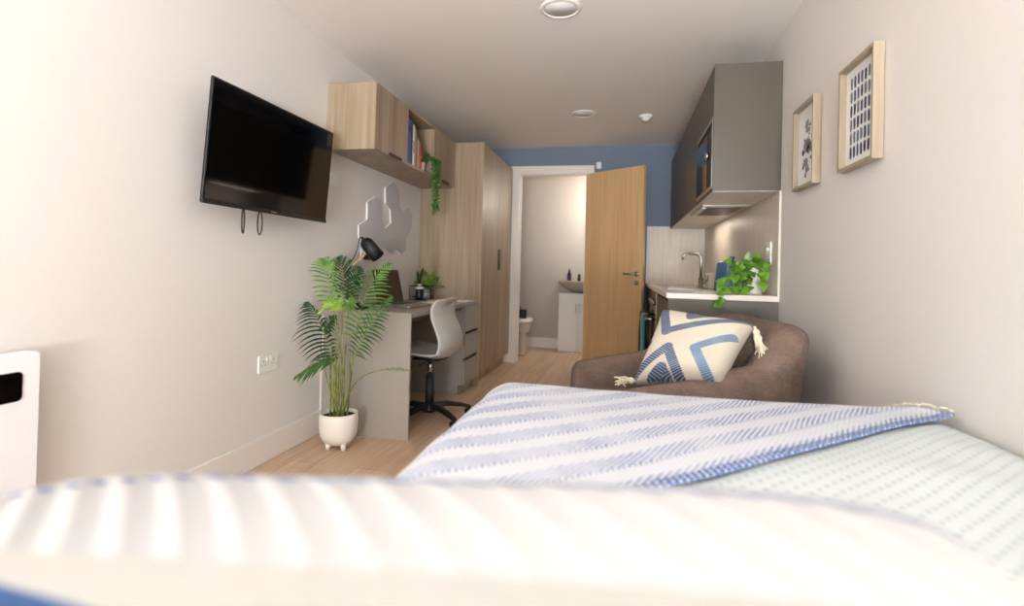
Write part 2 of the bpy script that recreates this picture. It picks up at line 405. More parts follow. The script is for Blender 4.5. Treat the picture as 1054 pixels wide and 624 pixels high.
obj('sensor_dome', MB().lathe([(.036, -.02), (.034, -.034), (.022, -.042), (.008, -.05), (.001, -.05)], (sx, sy, ZC), 32), 'white', s_)

# ------------------------------------------------------------------ television
tv = thing('television', 'black flat screen television mounted high on the left wall', 'television', (-1.66, 2.2, 1.233))
ya, yb_, zb, zt = 1.765, 2.645, 1.233, 1.732
def tvx(z): return -1.618 + (z-zb)/(zt-zb)*.036
TM = Matrix.Translation((-1.618, 0, zb)) @ Matrix.Rotation(math.atan(.036/.5), 4, 'Y')
H_ = .5
obj('housing', bx(-.014, 0, ya, yb_, 0, H_).xf(TM), 'black', tv, bevel=.004)
obj('rear_cover', bx(-.05, -.014, ya+.12, yb_-.12, .06, H_-.1).xf(TM), 'black', tv, bevel=.012)
obj('screen', bx(0, .0015, ya+.009, yb_-.009, .018, H_-.009).xf(TM), 'screen', tv)
obj('bottom_bezel', bx(-.004, .004, ya, yb_, -.002, .016).xf(TM), 'blackmatt', tv, bevel=.002)
obj('badge', bx(.004, .0046, 2.175, 2.215, .005, .010).xf(TM), 'steel', tv)
obj('wall_mount', bx(XL+.001, XL+.02, 2.05, 2.35, 1.36, 1.60).box(XL+.02, -1.66, 2.08, 2.11, 1.33, 1.60).box(XL+.02, -1.66, 2.29, 2.32, 1.33, 1.60), 'blackmatt', tv)
for yy, ww in ((2.03, .008), (2.14, .016)):
    lp = [(-1.645, yy+ww*math.sin(a), 1.185+.055*math.cos(a)) for a in [2*PI*k/20 for k in range(21)]]
    obj('cable_strap', MB().tube(lp, .0032, 8), 'blackmatt', tv)

# ------------------------------------------------------------------ panel heater
hb = thing('panel_heater', 'white wall panel heater with a black display near the bed', 'heater', (-1.68, .95, .25))
hx1 = -1.655
obj('panel', MB().prism(rrect(.55, 1.226, .24, .728, .012), hx1-.045, hx1), 'heater', hb, bevel=.003)
obj('rear_grille', bx(XL+.02, hx1-.045, .60, 1.18, .28, .69), 'heater', hb)
hA, hB = at(23, 382, X=hx1), at(23, 412, X=hx1)
obj('display', MB().prism(rrect(.86, hA.y, hB.z, hA.z, .014), hx1, hx1+.003), 'screen', hb)
for yy in (.72, 1.08): obj('wall_mount', bx(XL+.001, XL+.02, yy, yy+.06, .3, .62), 'steel', hb)

# ------------------------------------------------------------------ sockets on left wall
def socket(y, z, label, X=XL, sgn=1, w=.146, h=.086, rock=True):
    s = thing('wall_socket', label, 'socket', (X, y, z))
    a, b = sorted((X, X+sgn*.009))
    obj('face_plate', MB().prism(rrect(y-w/2, y+w/2, z-h/2, z+h/2, .006), a, b), 'white', s, bevel=.002)
    if rock:
        for dy in (-.014, .014):
            a, b = sorted((X+sgn*.009, X+sgn*.014)); obj('switch', bx(a, b, y+dy-.007, y+dy+.007, z+.012, z+.032), 'white', s, bevel=.002)
        for dy in (-.038, .038):
            a, b = sorted((X+sgn*.009, X+sgn*.0094)); m_ = MB()
            for (uy, uz, su, sv) in ((0, .012, .002, .004), (-.011, -.008, .0035, .0018), (.011, -.008, .0035, .0018)): m_.box(a, b, y+dy+uy-su, y+dy+uy+su, z+uz-sv, z+uz+sv)
            obj('pin_holes', m_, 'dark', s)
    return s
socket(2.35, .498, 'white double socket low on the left wall before the palm')
socket(2.92, 1.52, 'faint square wall plate beside the television edge', w=.086, rock=False)
s3 = socket(3.35, 1.075, 'white wall socket behind the desk lamp with black plugs in it')
for yy in (3.30, 3.38): obj('plug', bx(XL+.009, XL+.058, yy, yy+.04, 1.04, 1.085), 'black', s3, bevel=.006)

# ------------------------------------------------------------------ overhead cabinet
HX, HY0, HY1, HZ0, HZ1 = -1.427, 2.826, 4.325, 1.684, 2.078
hc = thing('overhead_cabinet', 'light oak wall cabinet with two doors and an open middle bay above the desk', 'cabinet', (-1.58, 3.57, HZ0))
T = .018; D1, D2 = 3.305, 3.80
cb = MB().box(XL+.0015, HX-.019, HY0, HY0+T, HZ0, HZ1).box(XL+.0015, HX-.019, HY1-T, HY1, HZ0, HZ1)
cb.box(XL+.0015, HX-.019, HY0+T, HY1-T, HZ0, HZ0+T).box(XL+.0015, HX-.019, HY0+T, HY1-T, HZ1-T, HZ1).box(XL+.0015, XL+.008, HY0+T, HY1-T, HZ0+T, HZ1-T)
cb.box(XL+.008, HX-.019, D1-T, D1, HZ0+T, HZ1-T).box(XL+.008, HX-.019, D2, D2+T, HZ0+T, HZ1-T)
cb.box(HX-.019, HX, D1-T, D1, HZ0, HZ1).box(HX-.019, HX, D2, D2+T, HZ0, HZ1).box(HX-.019, HX, D1, D2, HZ0, HZ0+T).box(HX-.019, HX, D1, D2, HZ1-T, HZ1)
cb.box(HX-.019, HX, HY0, HY0+.006, HZ0, HZ1)
obj('carcass', cb, 'oak', hc, bevel=.0008, bseg=1)
for y0, y1, h0, h1 in ((HY0+.008, D1-T-.003, 3.02, 3.20), (D2+T+.003, HY1-.004, 4.00, 4.16)):
    dd_ = obj('door', MB().box(HX-.018, HX, y0, y1, HZ0+.003, HZ1-.003), 'oak', hc, bevel=.001)
    obj('handle', bx(HX-.003, HX+.008, h0, h1, HZ0+.004, HZ0+.022), 'blackmatt', dd_, bevel=.002)

# books in the bay
def book(y, w, h, depth, mat, label, lean=0, z=HZ0+T+.0006, strip=None):
    b = thing('book', label, 'book', (HX-.03, y, z), 'books in the overhead cabinet')
    Mx = Matrix.Translation((HX-.004, y, z)) @ Matrix.Rotation(lean, 4, 'X')
    obj('cover', MB().box(-depth, 0, 0, w, 0, h).xf(Mx), mat, b, bevel=.002)
    obj('pages', MB().box(-depth-.0008, -.003, .0025, w-.0025, h, h+.0008).xf(Mx), 'paper', b)
    if strip: obj('spine_band', MB().box(0, .0006, .002, w-.002, h*strip[0], h*strip[1]).xf(Mx), strip[2], b)
    return b
BM = {k: plain('book_'+k, v, .5) for k, v in dict(blue=(44, 72, 150), navy=(34, 42, 84), white=(226, 220, 210), patt=(168, 132, 118), teal=(50, 120, 110), ochre=(190, 150, 90), red=(206, 52, 36)).items()}
book(3.318, .045, .30, .21, BM['blue'], 'tall bright blue book, first in the row from the television side', 0, strip=(.7, .85, BM['navy']))
book(3.366, .030, .295, .21, BM['navy'], 'tall navy book standing beside the bright blue one')
book(3.399, .028, .282, .20, BM['white'], 'white-spined book right of the navy one', strip=(.3, .6, BM['patt']))
book(3.432, .022, .262, .19, BM['patt'], 'dusky pink patterned book beside the white one', 0)
book(3.463, .022, .235, .18, BM['teal'], 'short green book leaning in the row', .02)
book(3.496, .022, .205, .17, BM['ochre'], 'short ochre book leaning before the red one', .06)
book(3.536, .030, .185, .16, BM['red'], 'small red book at the plant end of the row', .14)

# leaf shapes
def heart(L, W, fold=.25, curl=.25):
    out = [(0, 0), (.02, .28), (.12, .46), (.32, .5), (.58, .38), (.82, .18), (1, 0)]
    vs = []; 
    for (x, y) in out: vs.append(Vector((x*L, 0, -curl*L*x*x)))
    for (x, y) in out[1:-1]: vs.append(Vector((x*L-.04*L*(1 if x < .2 else 0), y*W, fold*y*W-curl*L*x*x)))
    for (x, y) in out[1:-1]: vs.append(Vector((x*L-.04*L*(1 if x < .2 else 0), -y*W, fold*y*W-curl*L*x*x)))
    n = len(out); A = lambda i: n+i-1; B = lambda i: n+(n-2)+i-1; fs = [(0, 1, A(1)), (0, B(1), 1), (n-2, n-1, A(n-2)), (n-2, B(n-2), n-1)]
    for i in range(1, n-2): fs += [(i, i+1, A(i+1), A(i)), (i, B(i), B(i+1), i+1)]
    return vs, fs
def put_leaf(mb, p, d, up, L, W, **k):
    d = Vector(d).normalized(); up = Vector(up); s = up.cross(d)
    if s.length < 1e-3: s = Vector((1, 0, 0)).cross(d)
    s.normalize(); u = d.cross(s); vs, fs = heart(L, W, **k)
    mb.add([Vector(p)+d*v.x+s*v.y+u*v.z for v in vs], fs)
def rv(a=1): return Vector((random.uniform(-a, a), random.uniform(-a, a), random.uniform(-a, a)))

# trailing plant in the bay
tp = thing('trailing_plant', 'small leafy plant trailing out of the overhead cabinet bay', 'plant', (-1.50, 3.70, HZ0+T))
obj('pot', MB().lathe([(.032, 0), (.042, .08), (.038, .08), (.034, .065), (.0005, .065)], (-1.50, 3.70, HZ0+T+.0006), 24), 'pot', tp)
fo = MB(); vm = MB(); random.seed(3)
for k in range(16):
    a = random.uniform(-.6, .6); yy = 3.70+random.uniform(-.05, .06); Ln = random.choice([.12, .16, .22, .30, .38, .40]) if k > 2 else .42
    yb2 = yy + random.uniform(.0, .06)
    pts = [Vector((-1.50, 3.70+random.uniform(-.02, .02), 1.765)), Vector((-1.455, yy, 1.84+random.uniform(-.03, .02))), Vector((-1.405+random.uniform(0, .02), yb2, 1.81))]
    for q in range(1, 9): pts.append(Vector((-1.400+random.uniform(-.008, .008)+.012*(k % 3), yb2+.03*math.sin(q*.7+k)*.5+.006*q*(k % 2), 1.81-Ln*q/8)))
    vm.tube(pts, .0012, 5)
    for i in range(len(pts)-1):
        for q in range(6):
            p = pts[i].lerp(pts[i+1], q/6); d = rv()+Vector((.35, 0, -.35)); put_leaf(fo, p, d, rv()+Vector((1, 0, .4)), random.uniform(.016, .026), random.uniform(.010, .015))
obj('vines', vm, 'string', tp); obj('foliage', fo, 'string', tp)

# ------------------------------------------------------------------ wardrobe
WY0, WY1, WX, WZ = 4.328, 5.545, -1.175, 2.08
wr = thing('wardrobe', 'tall light oak wardrobe between desk and bathroom doorway', 'wardrobe', (-1.46, 4.93, 0))
obj('carcass', bx(XL+.0015, WX-.02, WY0, WY1, .10, WZ).box(WX-.02, WX, WY0, WY0+.018, 0, WZ).box(WX-.02, WX, WY1-.045, WY1, .10, WZ), 'oak', wr, bevel=.001, bseg=1)
obj('plinth', bx(XL+.0015, WX-.05, WY0+.001, WY1, .001, .10).box(XL+.0015, WX-.02, WY0, WY0+.018, .001, .1), 'oak', wr)
for y0, y1, s in ((WY0+.02, 4.917, 0), (4.921, WY1-.048, 1)):
    d_ = obj('door', bx(WX-.018, WX, y0, y1, .105, WZ-.004), 'oak', wr, bevel=.0015)
    if s: obj('handle', bx(WX, WX+.006, 4.94, 5.03, .99, 1.19), 'blackmatt', d_, bevel=.002)

# ------------------------------------------------------------------ desk
DY0, DY1, DX, DZ = 2.846, 4.322, -1.18, .731
dk = thing('desk', 'long grey built-in desk with drawers along the left wall', 'desk', (-1.46, 3.58, 0))
obj('desk_top', bx(XL+.0015, DX, DY0, DY1, DZ-.028, DZ), 'grey', dk, bevel=.002)
obj('side_panel', bx(XL+.0015, DX-.004, DY0+.003, DY0+.022, 0, DZ-.028), 'grey', dk, bevel=.001)
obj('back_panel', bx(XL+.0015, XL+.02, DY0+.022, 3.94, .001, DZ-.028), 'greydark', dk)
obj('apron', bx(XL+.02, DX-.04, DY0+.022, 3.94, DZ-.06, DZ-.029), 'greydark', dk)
obj('drawer_carcass', bx(XL+.0015, DX-.022, 3.94, DY1, .085, DZ-.028).box(XL+.0015, DX-.06, 3.96, DY1, .001, .085), 'grey', dk, bevel=.001)
for i, (z0, z1) in enumerate(((.09, .29), (.297, .495), (.502, .70))):
    d_ = obj('drawer', bx(DX-.021, DX-.003, 3.942, DY1-.003, z0, z1-(.016 if i < 2 else 0)), 'grey', dk, bevel=.001)
    if i < 2: obj('finger_pull', bx(DX-.020, DX-.006, 4.0, 4.28, z1-.014, z1+.001), 'dark', d_)

# desk things
# laptop, screen turned towards the room
lp = thing('laptop', 'open black laptop standing on the desk', 'laptop', (-1.42, 3.35, DZ))
LM = Matrix.Translation((-1.42, 3.34, DZ)) @ Matrix.Rotation(math.radians(-6), 4, 'Z')
obj('base', MB().prism(rrect(-.115, .115, -.17, .17, .012), .002, .018, 'z').xf(LM), 'steel', lp, bevel=.002)
obj('keyboard', bx(-.09, .0, -.14, .14, .018, .0195).xf(LM), 'black', lp)
SM_ = LM @ Matrix.Translation((-.115, 0, .018)) @ Matrix.Rotation(math.radians(-14), 4, 'Y')
sl = obj('lid', MB().prism(rrect(-.17, .17, .0, .235, .012), -.008, 0, 'x').xf(SM_), 'blackmatt', lp, bevel=.002)
obj('display', bx(0, .0008, -.16, .16, .012, .225).xf(SM_), 'screen', sl)

# desk lamp
dl = thing('desk_lamp', 'black shaded desk lamp with wooden arm at the near end of the desk', 'lamp', (-1.62, 2.98, DZ))
J = at(354, 282, Y=3.0); S0 = at(376.5, 261, Y=3.0)
obj('base', MB().lathe([(.07, 0), (.07, .012), (.062, .018), (.012, .020), (.010, .04), (.0005, .04)], (-1.60, 3.0, DZ), 32), 'blackmatt', dl)
obj('lower_arm', MB().tube([(-1.60, 3.0, DZ+.03), J], .006, 10), 'dowel', dl)
obj('upper_arm', MB().tube([J + (J-S0)*.12, S0], .006, 10), 'dowel', dl)
obj('joint', MB().sphere(J, .011), 'dowel', dl)
ax = (at(389, 264.5, Y=3.0)-at(374.5, 247, Y=3.0)); Ls = ax.length; ax.normalize()
q = ax.to_track_quat('Z', 'Y').to_matrix(); top = at(374.5, 247, Y=3.0)
obj('lamp_shade', MB().lathe([(.0005, -.004), (.014, -.003), (.027, .004), (.037, .018), (.042, .036), (.044, Ls), (.041, Ls), (.039, .04), (.033, .02), (.0005, .006)], top, 32, q), 'blackmatt', dl)
obj('lamp_knob', MB().lathe([(.0005, -.022), (.009, -.022), (.010, -.002), (.0005, 0)], top, 16, q), 'blackmatt', dl)
obj('bulb', MB().sphere(top+ax*(Ls-.06), .024), 'white', dl)
cp = [at(*p, Y=3.0) for p in ((373, 245), (371, 244.5), (369.5, 248), (368, 256), (364.5, 265), (360, 271), (356, 276), (353.5, 282))]
obj('cable', MB().tube(cp, .0032, 8), 'blackmatt', dl)

# tray with jars and diffuser
ty, tx = 4.02, -1.60
tr_ = thing('desk_organiser', 'black wire organiser on the far end of the desk', 'organiser', (tx, ty, DZ))
w_ = MB()
x0, x1, y0, y1, z0, z1 = tx-.06, tx+.09, ty-.06, ty+.07, DZ+.002, DZ+.115
w_.box(x0, x1, y0, y1, z0, z0+.004)
for zz in (z1, (z0+z1)/2-.03):
    w_.tube([(x0, y0, zz), (x1, y0, zz), (x1, y1, zz), (x0, y1, zz), (x0, y0, zz)], .003, 6)
for (a, b) in ((x0, y0), (x1, y0), (x1, y1), (x0, y1)): w_.tube([(a, b, z0), (a, b, z1)], .003, 6)
obj('wire_frame', w_, 'blackmatt', tr_)
rd = thing('reed_diffuser', 'glass diffuser bottle with a white collar and black reeds', 'diffuser', (tx+.0, ty-.01, DZ+.007))
zz = DZ+.007
obj('bottle', MB().lathe([(.03, 0), (.032, .01), (.032, .085), (.014, .1), (.012, .108), (.0005, .108)], (tx, ty-.01, zz), 24), 'candle', rd)
obj('collar', MB().lathe([(.034, .085), (.034, .100), (.013, .104), (.013, .125), (.0005, .125)], (tx, ty-.01, zz), 24), 'white', rd)
for k in range(5):
    a = k*1.3; obj('reed', MB().tube([(tx, ty-.01, zz+.1), (tx+.028*math.cos(a), ty-.01+.028*math.sin(a), zz+.255-.012*k)], .004, 6), 'black', rd)
cj = thing('glass_jar', 'small clear glass jar beside the reed diffuser', 'jar', (tx+.055, ty+.01, zz))
obj('jar_body', MB().lathe([(.024, 0), (.026, .01), (.026, .08), (.022, .083), (.022, .012), (.0005, .01)], (tx+.055, ty+.01, zz), 24), 'jar', cj)
obj('wax', MB().lathe([(.021, .013), (.021, .05), (.0005, .05)], (tx+.055, ty+.01, zz), 24), 'paperwarm', cj)
# bushy plant
bp = thing('bushy_plant', 'small bushy green plant at the wardrobe end of the desk', 'plant', (-1.60, 4.2, DZ))
obj('pot', MB().lathe([(.035, 0), (.045, .085), (.040, .085), (.037, .07), (.0005, .07)], (-1.60, 4.2, DZ), 24), 'candle', bp)
fo = MB(); st = MB(); random.seed(11)
for k in range(46):
    a = random.uniform(0, 2*PI); e = random.uniform(.1, 1.3); r = random.uniform(.07, .125)
    d = Vector((math.cos(a)*math.cos(e), math.sin(a)*math.cos(e), math.sin(e))); p = Vector((-1.60, 4.2, DZ+.08)) + Vector((d.x*r, d.y*r*.8, d.z*r*1.25))
    if p.x < -1.72: continue
    st.tube([(-1.60, 4.2, DZ+.07), p], .0015, 5); put_leaf(fo, p, d+rv(.5), rv(.6)+Vector((0, 0, 1)), random.uniform(.035, .055), random.uniform(.024, .036))
obj('stems', st, 'bush', bp); obj('foliage', fo, 'bush', bp)
tag(obj('notebook', MB().prism(rrect(-.075, .075, -.105, .105, .004), 0, .008, 'z').xf(Matrix.Translation((-1.40, 3.70, DZ)) @ Matrix.Rotation(.12, 4, 'Z')), 'paper', bevel=.001), 'closed pale notebook lying beside the laptop', 'notebook')
tag(obj('clipboard', MB().prism(rrect(-.09, .09, -.14, .14, .006), 0, .007, 'z').xf(Matrix.Translation((-1.42, 4.13, DZ)) @ Matrix.Rotation(-.1, 4, 'Z')), 'tan', bevel=.001), 'tan board lying flat near the wardrobe side', 'board')
tag(obj('paper_sheet', MB().prism(rrect(-.07, .07, -.1, .1, .002), 0, .006, 'z').xf(Matrix.Translation((-1.27, 4.09, DZ)) @ Matrix.Rotation(-.08, 4, 'Z')), 'paper'), 'white paper pad near the front edge of the desk', 'paper')

# felt pin board
pin = [(378.3,208.5),(386,202.7),(391.7,206.5),(392.3,225.8),(396.5,235.4),(402.7,229.6),(401.9,216.2),(397,209.4),(396.9,193),(405.2,186.9),(410.4,195),(411,212.3),(414.8,218),(420,214.2),(424.4,221),(422.5,237.3),(417.7,245),(417.7,256.5),(412.9,262.3),(408,256.5),(403,260),(396.5,254.6),(386,262),(378.5,251),(369.6,245),(369.6,231.5),(378.3,225.8)]
pp = [at(x, y, X=XL+.012) for x, y in pin]; poly = [(p.y, p.z) for p in pp]
fb = thing('felt_pinboard', 'grey felt board of joined hexagons on the wall over the desk', 'pinboard', (XL, 3.7, 1.05))
obj('felt_face', MB().prism(poly, XL+.011, XL+.014), 'felt', fb)
obj('backing', MB().prism(poly, XL+.001, XL+.011), 'feltedge', fb)

# ------------------------------------------------------------------ swivel chair
ch = thing('swivel_chair', 'pale grey plastic shell chair on a black swivel base at the desk', 'chair', (-1.225, 3.30, 0))
cx, cyy = 0, 0
prof = [(-.24, .418), (-.225, .438), (-.17, .442), (-.05, .428), (.07, .422), (.135, .435), (.175, .475), (.180, .54), (.155, .61), (.125, .68), (.120, .735), (.140, .785), (.152, .80)]
def spl(P, n):
    out = []
    for k in range(n):
        t_ = k/(n-1)*(len(P)-1); i = min(int(t_), len(P)-2); f_ = t_-i
        p0 = P[max(i-1, 0)]; p1 = P[i]; p2 = P[i+1]; p3 = P[min(i+2, len(P)-1)]
        out.append(tuple(.5*((2*p1[j])+(-p0[j]+p2[j])*f_+(2*p0[j]-5*p1[j]+4*p2[j]-p3[j])*f_**2+(-p0[j]+3*p1[j]-3*p2[j]+p3[j])*f_**3) for j in range(len(p1))))
    return out
pf = spl(prof, 48)
def shell(a, b):
    k = min(int(b*47), 46); f_ = b*47-k; p = [pf[k][j]*(1-f_)+pf[k+1][j]*f_ for j in (0, 1)]
    w = .205
    if b > .55: w = .205 - .02*((b-.55)/.45)
    if b < .12: w = .205*math.sqrt(max(0, 1-((.12-b)/.12)**2*.55))
    if b > .88: w = .185*math.sqrt(max(0, 1-((b-.88)/.12)**2*.6))
    s = (a-.5)*2; y = s*w
    edge = abs(s)**2.5
    x, z = p
    if b < .45: z += .022*edge - .012*(1-s*s)
    else: x += -.035*edge
    return Vector((x, y, z))
CM = Matrix.Translation((-1.225, 3.30, 0)) @ Matrix.Rotation(math.radians(-4), 4, 'Z')
sh = MB().grid(25, 48, shell)
# cut the hand hole
keep = []; 
for f in sh.f:
    c_ = sum((sh.v[i] for i in f), Vector())/4
    keep.append(not (abs(c_.y) < .055 and .748 < c_.z < .772))
sh.f = [f for f, k in zip(sh.f, keep) if k]; sh.sm = sh.sm[:len(sh.f)]
obj('seat_shell', sh.xf(CM), 'shell', ch, solid=-.012)
obj('seat_mount', MB().box(-.09, .09, -.07, .07, .395, .412).xf(CM), 'blackmatt', ch, bevel=.004)
obj('gas_lift', MB().tube([(0, 0, .09), (0, 0, .27)], .025, 16).tube([(0, 0, .27), (0, 0, .40)], .014, 16).xf(CM), 'chrome', ch)
obj('lift_sleeve', MB().tube([(0, 0, .06), (0, 0, .30)], .028, 16).xf(CM), 'blackmatt', ch)
obj('lever', MB().tube([(0, 0, .39), (.0, -.12, .385), (0, -.17, .38)], .005, 8).xf(CM), 'blackmatt', ch)
hub = obj('hub', MB().lathe([(.045, .05), (.05, .075), (.04, .10), (.03, .105), (.0005, .105)], (0, 0, 0), 24).xf(CM), 'blackmatt', ch)
for k in range(5):
    a = math.radians(-32+72*k); d = Vector((math.cos(a), math.sin(a), 0)); n_ = Vector((-d.y, d.x, 0)); m_ = MB(); vs = []
    for t_, z, hw, hh in ((.03, .088, .026, .016), (.12, .094, .024, .014), (.22, .078, .021, .012), (.29, .058, .017, .010)):
        c_ = d*t_ + Vector((0, 0, z)); vs += [c_+n_*hw-Vector((0, 0, hh)), c_-n_*hw-Vector((0, 0, hh)), c_-n_*hw*.7+Vector((0, 0, hh)), c_+n_*hw*.7+Vector((0, 0, hh))]
    fs = [(0, 1, 2, 3), (15, 14, 13, 12)]
    for i in range(3):
        for j in range(4): fs.append((i*4+j, (i+1)*4+j, (i+1)*4+(j+1) % 4, i*4+(j+1) % 4))
    m_.add(vs, fs, True)
    lg = obj('base_leg', m_.xf(CM), 'blackmatt', ch, bevel=.004)
    c_ = d*.275; obj('castor', MB().tube([c_+n_*.018+Vector((0, 0, .024)), c_-n_*.018+Vector((0, 0, .024))], .024, 18).xf(CM), 'black', lg)

# ------------------------------------------------------------------ potted palm
PX, PY = -1.495, 2.63
pl = thing('potted_palm', 'tall feathery palm in a white footed pot on the floor beside the desk', 'plant', (PX, PY, 0))
pot = obj('pot', MB().lathe([(.0005, .030), (.055, .030), (.080, .045), (.097, .075), (.103, .115), (.103, .16), (.100, .195), (.094, .197), (.092, .185), (.092, .165), (.0005, .16)], (PX, PY, 0), 48), 'pot', pl)
for k in range(4):
    a = PI/4+.2+PI/2*k; x, y = PX+.058*math.cos(a), PY+.058*math.sin(a)
    obj('pot_foot', MB().lathe([(.011, 0), (.017, .042), (.0005, .044)], (x, y, 0), 16), 'pot', pot)
obj('soil', MB().lathe([(.0915, .165), (.0915, .176), (.05, .182), (.0005, .180)], (PX, PY, 0), 32), 'soil', pl)
def frond(path, start, L, mat, n=26, droop=.35, face=(0, -1, .2), spread=1.0, lw=.015, seed=0, taper=.55, bias=0):
    """path: rachis points from soil to tip; leaflets from fraction start on"""
    random.seed(100+seed)
    P = [tuple(p) for p in path]; Q = [Vector(p) for p in spl(P, 40)]
    for q_ in Q: q_.x = max(q_.x, XL+.02)
    st = MB().tube(Q, [.0042-.0032*i/39 for i in range(40)], 7)
    fo = MB(); face = Vector(face).normalized()
    for k in range(n):
        f_ = start+(1-start)*k/(n-1); fi = f_*39; i = min(int(fi), 38); p = Q[i].lerp(Q[i+1], fi-i); d = (Q[min(i+1, 39)]-Q[max(i-1, 0)]).normalized()
        s = d.cross(face).normalized()
        rel = (f_-start)/(1-start); ll = L*(.55+.9*math.sin(PI*min(1, rel*.9+.12))*.65)*(1-taper*max(0, rel-.55)/.45)
        for sg in (1, -1):
            l2 = ll*random.uniform(.88, 1.08)*(1+bias*sg)
            dirv = (s*sg*spread + d*(.45+1.5*rel*rel+random.uniform(-.08, .08)) + face*random.uniform(-.1, .35)).normalized()
            up = dirv.cross(d).normalized() if dirv.cross(d).length > 1e-3 else face
            wv = (d - dirv*d.dot(dirv)).normalized()*.6 + face*(.5*random.uniform(.4, 1)); wv = (wv-dirv*wv.dot(dirv)).normalized()
            vs = []; m = 5
            for j in range(m+1):
                u_ = j/m; c_ = p + dirv*l2*u_ + Vector((0, 0, -droop*l2*u_*u_)); w = lw*(1-.35*rel)*(.9+.3*random.random())*math.sin(PI*min(.97, .12+u_*.86))**.8*(1 if j < m else .1)
                for vv in (c_-wv*w*.5, c_+wv*w*.5): vs.append(Vector((max(vv.x, XL+.006), vv.y, vv.z)))
            fo.add(vs, [(2*j, 2*j+1, 2*j+3, 2*j+2) for j in range(m)])
    o = obj('frond', fo, mat, pl); obj('rachis', st, 'cane', o)
def W(px, py, y): return at(px, py, Y=y)
g0 = lambda dx, dy: Vector((PX+dx, PY+dy, .178))
# tall left frond, right frond, dark back frond, side and low ones
frond([g0(-.01, 0), W(346, 390, 2.60), W(346, 345, 2.58), W(343, 315, 2.56), W(337, 282, 2.55), W(334, 268, 2.54)], .60, .115, 'palmmid', 16, .30, seed=1)
frond([g0(.02, 0), W(360, 400, 2.64), W(364, 360, 2.63), W(371, 322, 2.62), W(383, 292, 2.60), W(399, 272, 2.58)], .46, .125, 'palmmid', 22, .22, seed=2, bias=.1)
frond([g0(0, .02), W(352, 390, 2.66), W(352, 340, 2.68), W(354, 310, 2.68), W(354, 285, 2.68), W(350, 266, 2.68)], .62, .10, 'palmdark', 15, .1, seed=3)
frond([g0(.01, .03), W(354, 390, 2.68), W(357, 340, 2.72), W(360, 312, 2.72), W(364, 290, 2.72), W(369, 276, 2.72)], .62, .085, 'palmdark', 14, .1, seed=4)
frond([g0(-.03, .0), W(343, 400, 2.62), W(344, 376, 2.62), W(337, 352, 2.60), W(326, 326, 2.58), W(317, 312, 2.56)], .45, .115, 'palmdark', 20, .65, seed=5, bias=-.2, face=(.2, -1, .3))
frond([g0(.03, -.01), W(359, 400, 2.60), W(364, 372, 2.58), W(374, 348, 2.56), W(388, 326, 2.55), W(402, 306, 2.54)], .45, .10, 'palm', 20, .35, seed=6, face=(-.1, -1, .3))
frond([g0(-.02, -.03), W(346, 410, 2.56), W(348, 385, 2.53), W(340, 372, 2.51), W(324, 375, 2.50), W(305, 387, 2.49)], .55, .085, 'palm', 18, .55, face=(0, -.5, 1), seed=7, spread=.8)
frond([g0(0, -.03), W(350, 400, 2.54), W(349, 360, 2.52), W(349, 330, 2.50), W(346, 315, 2.48), W(337, 312, 2.46)], .72, .080, 'palmbright', 13, .35, face=(.1, -1, .5), seed=8, lw=.013)
frond([g0(.01, -.03), W(354, 400, 2.54), W(352, 360, 2.51), W(353, 330, 2.48), W(356, 315, 2.46), W(364, 310, 2.45)], .76, .060, 'palmmid', 14, .55, face=(0, -1, .5), seed=9)
frond([g0(.02, -.02), W(362, 400, 2.56), W(373, 388, 2.54), W(388, 382, 2.52), W(405, 380, 2.50), W(424, 382, 2.48)], .72, .028, 'palmmid', 10, .1, seed=10, spread=.25, lw=.005)
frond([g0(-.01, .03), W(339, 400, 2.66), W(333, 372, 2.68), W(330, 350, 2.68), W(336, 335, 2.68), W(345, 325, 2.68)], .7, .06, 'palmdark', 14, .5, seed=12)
random.seed(5); cn = MB()
for k in range(4):
    a = random.uniform(0, 2*PI); x, y = PX+.045*math.cos(a), PY+.045*math.sin(a)
    cn.tube([(x, y, .175), (x+.01*math.cos(a), y, .40), (x*.8+PX*.2+.02*math.cos(a), y, .50+.1*random.random())], [.006, .005, .003], 8)
obj('canes', cn, 'cane', pl)

# ------------------------------------------------------------------ kitchen
KX, KY0, KZ = .24, 2.99, .893
kb = thing('base_cabinet', 'dark grey kitchen base cabinet run under the white worktop', 'cabinet', (.52, 4.2, 0))
obj('end_panel', bx(KX+.012, XR-.0015, KY0+.008, KY0+.027, 0, KZ-.03), 'greydark', kb, bevel=.001)
obj('carcass', bx(KX+.035, XR-.0015, KY0+.0275, 3.99, .101, .735).box(KX+.035, XR-.0015, 4.61, YB-.002, .101, KZ-.031).box(KX+.07, XR-.0015, KY0+.027, YB-.002, .001, .10), 'greydark', kb)
for y0, y1 in ((KY0+.03, 3.50), (3.503, 3.997), (4.603, YB-.01)):
    d_ = obj('door', bx(KX+.014, KX+.033, y0, y1, .105, KZ-.05), 'greydark', kb, bevel=.001)
tag(obj('worktop', bx(KX, XR-.011, KY0, 3.70, KZ-.03, KZ).box(KX, XR-.011, 4.42, YB, KZ-.03, KZ).box(KX, .33, 3.70, 4.42, KZ-.03, KZ).box(.66, XR-.011, 3.70, 4.42, KZ-.03, KZ), 'worktop', bevel=.003), 'white laminate kitchen worktop with a square front edge', 'worktop')
ov = thing('oven', 'built-in dark oven with steel knobs below the worktop', 'oven', (.5, 4.3, .1))
obj('body', bx(KX+.035, XR-.02, 4.003, 4.597, .105, .73), 'oven', ov)
obj('oven_door', bx(KX+.012, KX+.035, 4.005, 4.595, .14, .69), 'screen', ov, bevel=.002)
obj('control_panel', bx(KX+.012, KX+.035, 4.005, 4.595, .70, KZ-.04), 'oven', ov, bevel=.002)
